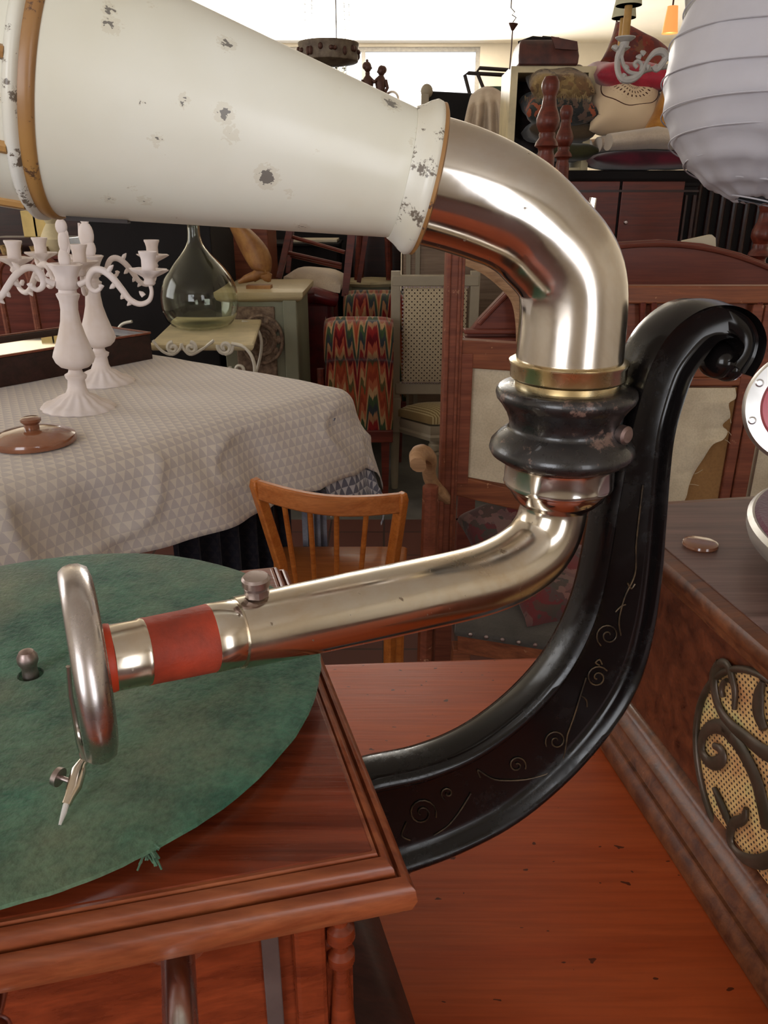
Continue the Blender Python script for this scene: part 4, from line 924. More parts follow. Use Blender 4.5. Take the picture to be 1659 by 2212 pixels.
# flame-stitch low chairs
def flame_chair(name, label, xa, xb, yt_, yb_, Y, mat, roll):
    a, b = at(xa, yt_, Y), at(xb, yt_, Y); zb2 = at(xa, yb_, Y).z
    t = thing(name, label, 'chair', ((a.x + b.x) / 2, Y + .2, 0), 'flame-stitch low chairs')
    pr_ = [(0, zb2), (-.02, (zb2 + a.z) / 2), (-.015, a.z - .15), (-.055, a.z - .12), (-.065, a.z - .05), (-.03, a.z - .008), (.03, a.z), (.08, a.z - .03), (.09, zb2)]
    pr_ = smoothpath(pr_, 4); L_ = [0]
    for i in range(1, len(pr_)): L_.append(L_[-1] + math.dist(pr_[i], pr_[i - 1]))
    m = MB(); nn = len(pr_) - 1
    def fn(u, w):
        i = min(int(round(w * nn)), nn); e = .012 * (abs(2 * u - 1) ** 6); return V((a.x + (b.x - a.x) * u, Y + pr_[i][0] + e, pr_[i][1] - e))
    m.grid(fn, 12, nn); 
    for k, v_ in list(m.uv.items()): i = min(int(round(v_[1] * nn)), nn); m.uv[k] = (v_[0] * (b.x - a.x), -L_[i])
    bb_ = [(p[0], p[1]) for p in pr_]
    for x in (a.x + .002, b.x - .002):
        k0 = len(m.v); m.v += [V((x, Y + p[0], p[1])) for p in bb_]; m.f.append(tuple(range(k0, k0 + len(bb_))))
        for q in range(len(bb_)): m.uv[k0 + q] = (bb_[q][0], -bb_[q][1])
    m.build('backrest', mat, t, smooth=60)
    MB().box(((a.x + b.x) / 2, Y + .04, zb2 - .02), (b.x - a.x, .09, .05)).build('frame_rail', M['darkred'], t, smooth=0, bevel=.004)
    slab((a.x, Y + .37, zb2 + .02), (b.x, Y + .37, zb2 + .02), (b.x, Y + .07, zb2 + .0), (a.x, Y + .07, zb2 + .0), .12, 'seat', mat, t)
    for x in (a.x + .03, b.x - .03):
        for y in (Y + .03, Y + .33): MB().tube([(x, y, 0), (x, y, zb2 - .04)], [.016, .024], 4).build('leg', M['darkred'], t, smooth=0)
    MB().tube([(a.x - .015, Y + .02, zb2 - .02), (a.x - .02, Y + .02, a.z - .18)], [.018, .015], 8).build('side_post', M['darkred'], t)
    return t
flame_chair('flame_stitch_chair', 'low chair seen from behind in bright zigzag flame-stitch wool', 700, 850, 694, 932, 2.9, M['flame'], 1)
flame_chair('flame_stitch_chair', 'second, faded flame-stitch chair, only its top showing behind the bright one', 742, 880, 636, 870, 3.40, M['flameb'], 1)

# cream octagonal table with a stool upside down on it
oc_ = at(800, 607, 3.95)
ot = thing('octagonal_table', 'cream painted octagonal side table behind the flame-stitch chairs', 'table', (oc_.x, oc_.y, 0))
MB().lathe([(.0, oc_.z - .03), (.14, oc_.z - .03), (.155, oc_.z - .015), (.155, oc_.z - .004), (0, oc_.z)], (oc_.x, oc_.y + .12, 0), n=8).build('table_top', M['paletop'], ot, smooth=0)
MB().lathe([(.12, 0), (.13, .05), (.13, oc_.z - .03)], (oc_.x, oc_.y + .12, 0), n=8).build('pedestal', M['sage'], ot, smooth=0)
sl = thing('stool', 'dark wooden stool standing on the cream octagonal table', 'stool', (oc_.x, oc_.y + .1, oc_.z))
for dx, dy in ((-.07, -.05), (.09, -.05), (-.05, .1), (.1, .1)):
    MB().tube([(oc_.x + dx, oc_.y + .1 + dy, oc_.z + .0), (oc_.x + dx * .8 + .01, oc_.y + .1 + dy * .8, oc_.z + .30)], [.012, .017], 8).build('leg', M['darkred'], sl)
MB().lathe([(0, 0), (.12, 0), (.13, .012), (.125, .03), (0, .03)], (oc_.x, oc_.y + .1, oc_.z + .30), n=28).build('seat', M['darkred'], sl)

# red armchair with an upturned rush... chair on it
ra = at(690, 632, 3.48)
rt = thing('red_armchair', 'deep red leather armchair in shadow between the sage cabinet and flame-stitch chairs', 'armchair', (ra.x, 3.7, 0))
x0_, x1_ = at(642, 640, 3.48).x, at(722, 640, 3.48).x
m = MB(); m.tube([(x0_ - .02, 3.45, ra.z - .02), ((x0_ + x1_) / 2, 3.43, ra.z - .005), (x1_ + .01, 3.46, ra.z - .03)], [.028, .036, .03], 16); m.build('arm_roll', M['redlea'], rt)
MB().box(((x0_ + x1_) / 2 - .02, 3.53, (ra.z - .03 + .12) / 2), (x1_ - x0_ + .02, .14, ra.z - .16)).build('arm_panel', M['redlea'], rt, smooth=0, bevel=.02)
MB().box(((x0_ + x1_) / 2 - .02, 3.72, .3), (x1_ - x0_ + .02, .3, .3)).build('seat', M['redlea'], rt, smooth=0, bevel=.04)
MB().box(((x0_ + x1_) / 2 - .02, 3.90, .45), (x1_ - x0_ + .02, .12, .7)).build('backrest', M['redlea'], rt, smooth=0, bevel=.04)
for x in (x0_, x1_ - .04):
    for y in (3.53, 3.9): MB().cyl((x, y, 0), (x, y, .16), .018, .024, 10).build('foot', M['darkw'], rt)
uc = thing('upturned_chair', 'dark wooden chair turned upside down on the red armchair, padded seat down', 'chair', (ra.x, 3.5, ra.z))
YU = 3.5
def U(x, y, d=0): return at(x, y, YU + d)
MB().add(*(lambda q: (q, [(0, 1, 2, 3)]))([U(610, 603), U(700, 588, .0), U(740, 615), U(735, 630)])) if False else None
sd_ = [U(612, 606, -.02), U(735, 625, -.05), U(745, 600, .30), U(640, 592, .30)]
slab(sd_[0], sd_[1], sd_[2], sd_[3], .06, 'seat', M['linen'], uc, puff=.02)
for (xa, ya, xb, yb, d, w) in ((603, 600, 628, 490, -.02, .017), (745, 640, 760, 500, -.05, .020), (775, 610, 795, 480, .25, .014), (622, 590, 632, 480, .25, .014)):
    MB().tube([U(xa, ya, d), U(xb, yb, d)], [w, w * 1.15], 4).build('leg', M['darkred'], uc, smooth=0)
rg = [((618, 545), (738, 572)), ((632, 512), (745, 545)), ((628, 552), (738, 578))]
for (p, q), d in zip(rg, (0, .02, .05)): MB().tube([U(*p, d), U(*q, d - .04)], .0085, 8).build('rung', M['darkred'], uc)

# ------------------------------------------------------------------ orange child chair
YO = 1.27
oc2 = thing('child_chair', 'small orange beech child chair with four thin back spindles, beyond the table edge', 'chair', (-.06, 1.42, 0))
def Oc(x, y, d=0): return at(x, y, YO + d)
for top, mid in (((553, 1048), (606, 1215)), ((868, 1078), (845, 1232))):
    a, b = Oc(*top), Oc(*mid, .04); dv = (b - a); bot = a + dv * ((a.z) / (a.z - b.z)); bot.z = 0; bot.y = YO + .02; bot.x = b.x + (b.x - a.x) * .35
    m = MB(); m.tube([a + V((0, 0, .012)), a, b, bot], [(.010, .014), (.0135, .0175), (.0145, .018), (.012, .014)], 4, flat=(1, 0, 0)); m.build('rear_leg', M['orangew'], oc2, bevel=.003, smooth=30)
a, b = Oc(553, 1060), Oc(868, 1090); m = MB()
def rail(u, w):
    p = a.lerp(b, u); bow = math.sin(math.pi * u); return p + V((0, -.045 * bow, -.012 * bow * 0 + w * .036 - .014))
vs = []; nn = 20
for i in range(nn + 1):
    u = i / nn
    for w, dy in ((0, -.008), (1, -.008), (1, .008), (0, .008)): vs.append(rail(u, w) + V((0, dy, 0)))
fs = [(i * 4 + j, i * 4 + (j + 1) % 4, (i + 1) * 4 + (j + 1) % 4, (i + 1) * 4 + j) for i in range(nn) for j in range(4)] + [(0, 1, 2, 3), (nn * 4 + 3, nn * 4 + 2, nn * 4 + 1, nn * 4)]
MB().add(vs, fs).build('top_rail', M['orangeh'], oc2, bevel=.003, smooth=40)
zse = .41
for xt, xb_, u in ((617, 648, .2), (670, 684, .38), (726, 728, .56), (786, 774, .76)):
    t_ = rail(u, .3); b2 = V(((xb_ - CX) * pxm(V((0, YO + .07, zse))), YO + .055, zse - .01)); MB().cyl(t_, b2, .0048, .0052, 10).build('spindle', M['orangew'], oc2)
xs0, xs1 = Oc(600, 1225, .05).x - .01, Oc(850, 1240, .05).x + .015
MB().rings([(xs0, YO + .03), (xs1, YO + .03), (xs1 + .02, YO + .31), (xs0 - .02, YO + .31)], [(-.006, zse - .018), (0, zse - .014), (0, zse - .004), (-.006, zse)]).build('seat', M['orangeh'], oc2, smooth=40, bevel=.004)
for x in (xs0 + .0, xs1 - .0): MB().cyl((x, YO + .28, 0), (x, YO + .27, zse - .01), .012, .016, 10).build('front_leg', M['orangew'], oc2)

# ------------------------------------------------------------------ tall armchair frame with canvas back and scroll arm
YA = 1.42
ta = thing('stripped_armchair', 'tall worn red-brown armchair frame with bare canvas back and scrolled arm', 'armchair', (.18, YA - .1, 0))
def Q(x, y, d=0): return at(x, y, YA + d)
pt = Q(984, 520); pb = V((Q(958, 1400).x, YA, 0)); xpost = pt.x
def post(x, z1, mat=M['redw']):
    m = MB(); m.box((x, YA, z1 / 2), (.034, .040, z1)); m.box((x - .012, YA - .022, z1 / 2 + .2), (.008, .008, z1 - .42)); m.box((x + .008, YA - .022, z1 / 2 + .2), (.006, .006, z1 - .42)); return m.build('post', mat, ta, smooth=0, bevel=.002)
post(xpost, 1.10); xr2 = Q(1200, 900).x; 
m = MB(); m.box((xr2, YA, .3), (.03, .035, .6)); m.build('post', M['redw'], ta, smooth=0, bevel=.002)
z1 = Q(1050, 760).z; z2 = Q(1050, 1040).z
m = MB(); m.beam((xpost, YA, z1), (xr2 + .02, YA, z1 - .015), .03, .05); m.build('top_rail', M['redwh'], ta, smooth=0, bevel=.002)
m = MB(); m.beam((xpost, YA, z2 + .0), (xr2 + .02, YA, z2 - .055), .03, .04); m.build('bottom_rail', M['redwh'], ta, smooth=0, bevel=.002)
xi = xpost + .018; m = MB(); m.box((xi + .008, YA - .002, (z1 + z2) / 2), (.024, .03, z1 - z2)); m.build('inner_stile', M['redw'], ta, smooth=0, bevel=.002)
slab((xi + .018, YA - .004, z2 + .012), (xr2, YA - .004, z2 - .02), (xr2, YA - .004, z1 - .035), (xi + .018, YA - .004, z1 - .025), .008, 'canvas_back', M['canvas'], ta)
# scroll arm
ar = smoothpath([(903, 1005), (902, 985), (915, 978), (928, 990), (926, 1015), (932, 1040), (950, 1062), (972, 1080)], 4)
m = MB(); n_ = len(ar); m.tube([Q(x, y, -.16 + .16 * i / (n_ - 1)) for i, (x, y) in enumerate(ar)], [(.013, .016)] * n_, 12); m.build('arm_rest', M['palew'], ta)
a = Q(930, 1050, -.14); MB().tube([a, V((a.x - .002, a.y, .30)), V((a.x, a.y, .0))], [.014, .016, .012], 8).build('arm_support', M['redw'], ta)
# seat, turned to the right
sA = onz(990, 1352, .44); sB = onz(1262, 1395, .44); sA.z = sB.z = .42
back = V((.03, .26, 0))
MB().rings([sA[:2], sB[:2], (sB + back)[:2], (sA + back)[:2]], [(0, .385), (0, .422)]).build('seat_rail', M['redwh'], ta, smooth=0, bevel=.002)
MB().rings([sA[:2], sB[:2], (sB + back)[:2], (sA + back)[:2]], [(.004, .422), (.006, .428), (.004, .437), (-.01, .444), (-.04, .449)]).build('seat', M['greylea'], ta, smooth=60)
nl = MB(); dAB = (sB - sA)
for k in range(7):
    p = sA + dAB * (.10 + .13 * k); nl.ball((p.x, p.y - .0065, .430), (.0042, .002, .0042), 8, 6)
nl.build('seat_nails', M['darkmetal'], ta)
for p in (sA + dAB * .04 + V((0, .02, 0)), sB - dAB * .04 + V((0, .02, 0))): MB().box((p.x, p.y, .195), (.032, .032, .39)).build('front_leg', M['redwh'], ta, smooth=0, bevel=.002)

# pillows
def pillow(name, label, c, sx_, sy_, sz_, rot, mat, cat='cushion', group=None, seed=0, p=4, parent=None, uvm=False):
    c = V(c); Mr = rot if rot is not None else Matrix.Identity(3); m = MB(); n = 22
    for sgn in (1, -1):
        def fn(u, w):
            e = max(0, (1 - abs(u) ** p)) ** .5 * max(0, (1 - abs(w) ** p)) ** .5
            k = 1 - .07 * (1 - abs(u) ** 2) * (abs(w) ** 3); k2 = 1 - .07 * (1 - abs(w) ** 2) * (abs(u) ** 3)
            z = sgn * e * (1 + .22 * noise.noise(V((u * 1.6 + seed, w * 1.6, sgn * 2.0 + seed))))
            return c + Mr @ V((u * sx_ / 2 * k2, w * sy_ / 2 * k, z * sz_ / 2))
        m.grid(fn, n, n, -1, 1, -1, 1)
    m.f = m.f
    o = m.build(name, mat, parent, None if parent else tuple(c - V((0, 0, sz_ / 2))), smooth=80)
    bm = bmesh.new(); bm.from_mesh(o.data); bmesh.ops.remove_doubles(bm, verts=bm.verts, dist=1e-5); bmesh.ops.recalc_face_normals(bm, faces=bm.faces); bm.to_mesh(o.data); bm.free()
    return tag(o, label, cat, group) if label else o
def rx(a, b=0, c=0): return Matrix.Rotation(R(c), 3, 'Z') @ Matrix.Rotation(R(b), 3, 'Y') @ Matrix.Rotation(R(a), 3, 'X')
pillow('tapestry_cushion', 'grey-rose tapestry cushion lying on the stripped armchair seat', at(1205, 1262, 1.27), .19, .20, .07, rx(18, 4, 12), M['tap4'], seed=3)
pillow('tapestry_cushion', 'small green and red tapestry cushion glimpsed beyond the armchair seat rail', at(1075, 1140, 1.46), .14, .12, .07, rx(30, -20, 10), M['tap4'], seed=6)

# ------------------------------------------------------------------ arched headboard, settle with torn canvas
YH = 2.15
hb = thing('arched_headboard', 'plum-brown arched wooden headboard behind the nickel elbow', 'headboard', (.5, YH, 0))
out = [(1000, 735), (1035, 690), (1098, 624), (1150, 580), (1230, 545), (1330, 524), (1430, 518), (1520, 526), (1600, 546), (1680, 578), (1740, 615), (1800, 700)]
top = [at(x, y, YH) for x, y in out]; poly = top + [V((top[-1].x, YH, .35)), V((top[0].x, YH, .35))]
MB().prism(poly[::-1], (0, .035, 0)).build('panel', M['headb'], hb, smooth=0, bevel=.003)
m = MB(); m.tube([p + V((0, -.004, -.012)) for p in [V(q) for q in smoothpath([tuple(t) for t in top[1:-1]], 4)]], .006, 8); m.build('arched_bead', M['headb'], hb)
m = MB(); z_ = at(1050, 738, YH).z; m.box(((top[0].x + top[-1].x) / 2, YH - .012, z_), (top[-1].x - top[0].x, .05, .03)); m.box(((top[0].x + top[-1].x) / 2, YH - .006, z_ + .03), (top[-1].x - top[0].x, .04, .012)); m.build('moulded_rail', M['headb'], hb, smooth=0, bevel=.004)
for x in (top[0].x + .03, top[-1].x - .03): MB().box((x, YH + .018, .2), (.05, .04, .4)).build('foot', M['headb'], hb, smooth=0)
lb2 = thing('bentwood_hoop', 'pale curved bentwood rail leaning in front of the arched headboard', 'chair part', tuple(at(1040, 640, YH - .1)))
MB().tube([at(x, y, YH - .06) for x, y in smoothpath([(1000, 552), (1045, 572), (1085, 602), (1118, 640), (1130, 690), (1132, 760)], 5)], [(.008, .022)] * 26, 10, flat=(0, 1, 0)).build('rail', M['palew'], lb2)

YS = 1.72
se = thing('settle', 'high-backed red-brown wooden settle seen from behind with torn canvas lining', 'settle', (.55, YS, 0))
def Sx(x, y, d=0): return at(x, y, YS + d)
za, zb3 = Sx(1500, 632).z, Sx(1500, 700).z
xa_, xb_ = Sx(1285, 700).x, Sx(1800, 700).x
def hbar(ya, yb, name, mat, d=0, th=.035, xa__=None, xb__=None, y2=None):
    z0, z1 = Sx(1500, yb).z, Sx(1500, ya).z; x0, x1 = xa__ or xa_, xb__ or xb_
    return MB().box(((x0 + x1) / 2, YS + d, (z0 + z1) / 2), (x1 - x0, th, z1 - z0)).build(name, mat, se, smooth=0, bevel=.003)
hbar(616, 654, 'top_rail', M['redwh']); hbar(654, 752, 'upper_panel', M['redw'], .012, .014); hbar(668, 676, 'bead', M['redwh'], -.004, .02) if False else None
hbar(772, 812, 'middle_rail', M['redwh']); hbar(752, 772, 'shadow_gap_panel', M['darkw'], .02, .008); hbar(812, 830, 'lower_rail', M['redwh'], -.002)  # dark strip stands in for the shade in the open slat gap
for x in (1388, 1412, 1640): 
    MB().tube([Sx(x, 652, -.01), Sx(x - 2, 690, -.01), Sx(x - 2, 756, -.01)], [.009, .006, .007], 8).build('spindle', M['darkred'], se)
for x0, x1, nm in ((1588, 1612, 'stile'), (1614, 1648, 'stile'), (1280, 1300, 'stile')):
    a, b = Sx(x0, 830).x, Sx(x1, 830).x; z = Sx(1500, 655).z; MB().box(((a + b) / 2, YS - .002, z / 2), (b - a, .04, z)).build(nm, M['redw'], se, smooth=0, bevel=.004)
hbar(1206, 1246, 'bottom_rail', M['redwh'])
# torn canvas
edge = smoothpath([(1588, 838), (1590, 860), (1574, 872), (1578, 900), (1560, 918), (1572, 932), (1562, 950), (1540, 960), (1520, 990), (1500, 1020), (1488, 1050), (1480, 1080), (1450, 1120), (1440, 1206)], 3)
LX = 1275; mcv = MB(); ne = len(edge)
def cvf(u, w):
    i = w * (ne - 1); k = min(int(i), ne - 2); f = i - k; ex = edge[k][0] * (1 - f) + edge[k + 1][0] * f; ey = edge[k][1] * (1 - f) + edge[k + 1][1] * f
    x = LX + (ex - LX) * u; p = Sx(x, ey, -.022 - .004 * noise.noise(V((u * 5, w * 6, 2))) - .018 * (u ** 8) * abs(math.sin(w * 9)))
    return p
mcv.grid(cvf, 30, 60).build('torn_canvas', M['canvas'], se, smooth=80, solid=.001)
MB().add([Sx(1300, 836, -.012), Sx(1592, 836, -.012), Sx(1590, 1000, -.012), Sx(1540, 1206, -.012), Sx(1300, 1206, -.012)], [(0, 1, 2, 3, 4)]).build('burlap_lining', M['burlap'], se, smooth=0, solid=.003)
frg = MB()
for k in range(26):
    x = 1268 + k * 3.2; a = Sx(x, 1196, -.02); frg.tube([a, a + V((random.uniform(-.002, .002), 0, -.006)), a + V((random.uniform(-.004, .004), 0, -.012 - random.random() * .01))], .0009, 4)
for (x, y, dx, dz) in ((1572, 932, .008, -.008), (1576, 902, .004, -.012), (1566, 950, .012, -.008), (1500, 1024, .016, .012), (1490, 1046, .02, -.002)):
    a = Sx(x, y, -.03); frg.tube([a, a + V((dx * .5, 0, dz * .3)), a + V((dx, -.004, dz))], .0005, 4)
frg.build('frayed_threads', M['canvas'], se)
MB().box((Sx(1680, 1000).x, YS + .01, .5), (.10, .02, .75)).build('side_panel', M['canvas'], se, smooth=0)
single(MB().prism([at(1470, 530, YH + .06), at(1478, 520, YH + .06), at(1538, 507, YH + .06), at(1546, 514, YH + .06), at(1550, 640, YH + .06), at(1480, 640, YH + .06)], (0, .02, 0)), 'picture_board', M['paper'],
       'corner of a pale board sticking up behind the arched headboard', 'board', tuple(at(1510, 620, YH + .06)), smooth=0)

# ------------------------------------------------------------------ bed posts
def bedpost(name, label, px, ptop, Y, k, group):
    p = at(px, ptop, Y); H = p.z
    t = thing(name, label, 'bed post', (p.x, Y, 0), group)
    pr_ = [(0, 0), (.018, -.003), (.026, -.018), (.027, -.034), (.021, -.052), (.019, -.058), (.021, -.068), (.023, -.085), (.030, -.100), (.036, -.118), (.036, -.134), (.028, -.150), (.024, -.156), (.026, -.162), (.024, -.170), (.034, -.184), (.037, -.194), (.026, -.200), (.024, -.21), (.028, -.225), (.030, -.30), (.026, -.55), (.034, -.58), (.034, -.62)]
    MB().lathe([(r * k, H + h * k) for r, h in pr_][::-1], (p.x, Y, 0), n=28).build('turned_post', M['darkred'], t, smooth=50)
    MB().box((p.x, Y, (H - .6 * k) / 2), (.06 * k, .06 * k, H - .6 * k)).build('square_post', M['darkred'], t, smooth=0, bevel=.003)
bedpost('bed_post', 'taller turned dark bed post in front of the cushion pile', 1191, 163, 2.6, .98, 'turned bed posts')
bedpost('bed_post', 'shorter turned bed post just right of the taller one', 1225, 226, 3.0, .85, 'turned bed posts')
bedpost('bed_post', 'turned post at the right edge under the paper lantern', 1662, 420, 2.5, .9, 'turned bed posts')

# ------------------------------------------------------------------ dark armoire with the cushion pile
YM = 3.3
ZM = at(1400, 368, YM).z
xm0, xm1 = at(1150, 370, YM).x, at(1512, 375, YM).x
am = thing('armoire', 'low dark cupboard with two red-brown door panels under the cushion pile', 'cupboard', ((xm0 + xm1) / 2, YM + .25, 0))
MB().rings([(xm0, YM), (xm1, YM), (xm1, YM + .55), (xm0, YM + .55)], [(0, .0), (0, ZM - .06), (.004, ZM - .055), (.003, ZM - .045), (.012, ZM - .03), (.016, ZM - .012), (.018, ZM - .004), (.010, ZM)]).build('cupboard', M['blackf'], am, smooth=0)
for xa, xb in ((1165, 1338), (1344, 1478)):
    a, b = at(xa, 392, YM), at(xb, 395, YM); z0 = .15
    d_ = MB().box(((a.x + b.x) / 2, YM - .006, (a.z + z0) / 2), (b.x - a.x, .012, a.z - z0)).build('door', M['darkred'], am, smooth=0, bevel=.002)
kl_ = at(1344, 480, YM); MB().lathe([(.006, 0), (.009, .003), (.006, .008), (0, .009)], (kl_.x + .01, YM - .012, kl_.z), (0, -1, 0), 12).build('lock_plate', M['darkmetal'], am)
m = MB(); xa, xb = at(1500, 400, YM), at(1486, 400, YM); 
for x, w in ((xm1 - .012, .012), (at(1484, 400, YM).x, .008)): m.box((x, YM - .008, ZM / 2 - .03), (w, .016, ZM - .12))
m.box(((xm0 + xm1) / 2, YM - .008, ZM - .075), (xm1 - xm0, .014, .008)); m.build('beading', M['darkw'], am, smooth=0)
wr = thing('dark_wardrobe', 'near-black fluted wardrobe in shadow below the paper lantern', 'wardrobe', (1.5, 3.65, 0))
xw0, xw1 = at(1505, 400, 3.6).x, at(1900, 400, 3.6).x
MB().box(((xw0 + xw1) / 2, 3.9, .62), (xw1 - xw0, .5, 1.24)).build('carcass', M['blackf'], wr, smooth=0)
m = MB()
for k in range(6): x = xw0 + .03 + k * .055; m.cyl((x, 3.645, .1), (x, 3.645, 1.2), .014, n=10)
m.build('fluted_pilaster', M['darkw'], wr)

def pc_(x, y, Y=3.42): return at(x, y, Y)
kp_ = pxm(at(1350, 250, 3.42)); PX = lambda w: w * kp_
G1 = 'cushions piled on the dark cupboard'
pillow('cushion', 'flat burgundy cushion at the bottom of the right-hand pile', pc_(1400, 347), PX(290), .36, PX(38), rx(0), M['pillow_burg'], group=G1, seed=1)
bl_ = MB(); c = pc_(1385, 309)
for k in range(3):
    bl_.tube([c + V((-PX(96), -.16 + k * .15, -PX(4))), c + V((0, -.17 + k * .15, PX(4))), c + V((PX(118), -.16 + k * .15, -PX(8)))], [(.09, PX(16)), (.095, PX(21)), (.09, PX(14))], 18, flat=(0, 1, 0))
bo = bl_.build('folded_blanket', M['blanket'], None, tuple(c - V((0, 0, PX(20)))), smooth=60); tag(bo, 'folded cream wool blanket under the round embroidered cushion', 'blanket')
pillow('cushion', 'plump cream round cushion embroidered with a dark rayed rosette', pc_(1350, 232), PX(158), .22, PX(104), rx(56, 2, 0), M['embro'], group=G1, seed=2, p=2.5)
pillow('cushion', 'shiny pink-red silk cushion lying across the cream embroidered one', pc_(1358, 166, 3.5), PX(182), .36, PX(56), rx(8, 3, 0), M['pillow_red'], group=G1, seed=4)
pillow('cushion', 'rust brown floral cushion tilted on top of the right-hand pile', pc_(1372, 120, 3.55), PX(136), .20, PX(48), rx(62, 24, 0), M['tap3'], group=G1, seed=5)
pillow('cushion', 'mustard silk cushion leaning half behind the paper lantern', pc_(1462, 252, 3.36), PX(110), .24, PX(110), rx(70, 18, -20), M['pillow_must'], group=G1, seed=7)
# cream crate shelf
ck0, ck1 = at(1107, 140, 3.4), at(1292, 155, 3.4)
kf = thing('cream_bookcase', 'open cream-painted bookcase stacked with cushions, brown bag on top', 'bookcase', ((ck0.x + ck1.x) / 2, 3.6, ZM))
zk = ck0.z; th_ = .022; YB = 3.56
MB().box(((ck0.x + ck1.x) / 2, YB, zk - th_ / 2), (ck1.x - ck0.x, .26, th_)).build('top_board', M['paletop'], kf, smooth=0)
for x in (ck0.x + .014, ck1.x - .014): MB().box((x, YB, (zk - th_ + ZM) / 2), (.028, .26, zk - th_ - ZM)).build('side_board', M['paletop'], kf, smooth=0)
MB().box(((ck0.x + ck1.x) / 2, YB + .125, (zk + ZM) / 2), (ck1.x - ck0.x - .06, .01, zk - ZM - .03)).build('back_board', M['darkw'], kf, smooth=0)
MB().box(((ck0.x + ck1.x) / 2, YB, ZM + .008), (ck1.x - ck0.x - .056, .24, .014)).build('bottom_board', M['paletop'], kf, smooth=0)
G2 = 'cushions stacked in the cream bookcase'
pillow('cushion', 'dark olive cushion at the bottom of the bookcase stack', pc_(1225, 330, 3.5), PX(120), .24, PX(36), rx(0), M['pillow_green'], group=G2, seed=11)
pillow('cushion', 'olive brown cushion above the dark olive one in the bookcase', pc_(1205, 286, 3.5), PX(150), .24, PX(46), rx(0, 2), M['pillow_olive'], group=G2, seed=12)
pillow('cushion', 'dark floral cushion with orange blossoms in the bookcase stack', pc_(1204, 232, 3.47), PX(156), .27, PX(58), rx(16, 0), M['tap2'], group=G2, seed=13)
fc = pillow('cushion', 'fringed brown and gold tapestry cushion topmost in the bookcase', pc_(1206, 176, 3.47), PX(140), .27, PX(58), rx(22, 3), M['tap1'], group=G2, seed=14)
frn = MB(); pc3 = pc_(1206, 176, 3.3)
for k in range(40):
    x = pc3.x + PX(-66 + 132 * k / 39); z = pc3.z - PX(26 + 3 * math.sin(k)); frn.tube([(x, 3.30, z), (x + random.uniform(-.003, .003), 3.29, z - PX(10))], [.0022, .0008], 4)
frn.build('fringe', M['tap1'], fc)
# bag
bc_ = at(1178, 118, 3.5); bt = thing('leather_bag', 'brown leather doctor bag on top of the cream bookcase', 'bag', (bc_.x, 3.5, zk))
hb_ = (at(1178, 88, 3.5).z - zk)
def bagf(x0, x1, z): return x0, x1, z
kb_ = pxm(bc_); xc = bc_.x
prs = [(-63, 62, 0), (-64, 64, .35), (-62, 60, .75), (-58, 48, .97)]
m = MB(); vs = []
for i, (a, b, h) in enumerate(prs):
    d = .11 - .045 * (i / 3) ** 2
    for px_, py_ in ((a, -d), (b, -d), (b, d), (a, d)): vs.append(V((xc + px_ * kb_, 3.52 + py_, zk + hb_ * h)))
m.add(vs, [(i * 4 + j, i * 4 + (j + 1) % 4, (i + 1) * 4 + (j + 1) % 4, (i + 1) * 4 + j) for i in range(3) for j in range(4)] + [(3, 2, 1, 0), (12, 13, 14, 15)])
m.build('bag_body', M['bag'], bt, bevel=.008, smooth=50)
MB().tube([(xc - 60 * kb_, 3.5, zk + hb_ * .9), (xc - 30 * kb_, 3.49, zk + hb_ * 1.04), (xc + 2 * kb_, 3.49, zk + hb_ * 1.0), (xc + 45 * kb_, 3.49, zk + hb_ * .92), (xc + 60 * kb_, 3.5, zk + hb_ * .78)], [.008, .011, .010, .010, .008], 8).build('frame_bar', M['blackf'], bt)
MB().tube([(xc - 12 * kb_, 3.5, zk + hb_ * .98), (xc - 8 * kb_, 3.5, zk + hb_ * 1.1), (xc + 26 * kb_, 3.5, zk + hb_ * 1.05), (xc + 30 * kb_, 3.5, zk + hb_ * .92)], .007, 8).build('handle', M['blackf'], bt)
MB().add([(xc - 0 * kb_, 3.405, zk + hb_ * .98), (xc + 55 * kb_, 3.405, zk + hb_ * .80), (xc + 58 * kb_, 3.40, zk + hb_ * .5), (xc + 10 * kb_, 3.40, zk + hb_ * .55)], [(0, 1, 2, 3)]).build('flap', M['bag'], bt, smooth=0, solid=.008)

# ------------------------------------------------------------------ pale cupboard with black screen, rods, books, linen
YP = 3.96
xp0, xp1 = at(872, 560, YP).x, at(1132, 560, YP).x; ZPp = 1.19
pcup = thing('pale_cupboard', 'tall pale taupe boarded cupboard glimpsed below the horn mouthpiece', 'cupboard', ((xp0 + xp1) / 2, YP + .25, 0))
MB().box(((xp0 + xp1) / 2, YP + .25, ZPp / 2), (xp1 - xp0, .5, ZPp)).build('carcass', M['paledoor'], pcup, smooth=0, bevel=.003)
for xx in (882, 902, 968): p = at(xx, 560, YP); MB().box((p.x, YP - .006, .6), (.022, .014, 1.14)).build('stile', M['lgrey'], pcup, smooth=0)
b0_, b1_ = at(908, 190, YP + .05), at(1100, 215, YP + .15)
bs = thing('black_chair_back', 'black padded chair back with a pale carved post, under the draped linen', 'chair back', (b0_.x + .1, YP + .1, ZPp))
MB().prism([(b0_.x + .03, YP + .05, ZPp), (b1_.x, YP + .2, ZPp), (b1_.x, YP + .2, at(1100, 205, YP + .2).z), (b0_.x + .03, YP + .05, at(925, 196, YP + .05).z)], (0, .05, 0)).build('padded_panel', M['blackcl'], bs, smooth=0, bevel=.006)
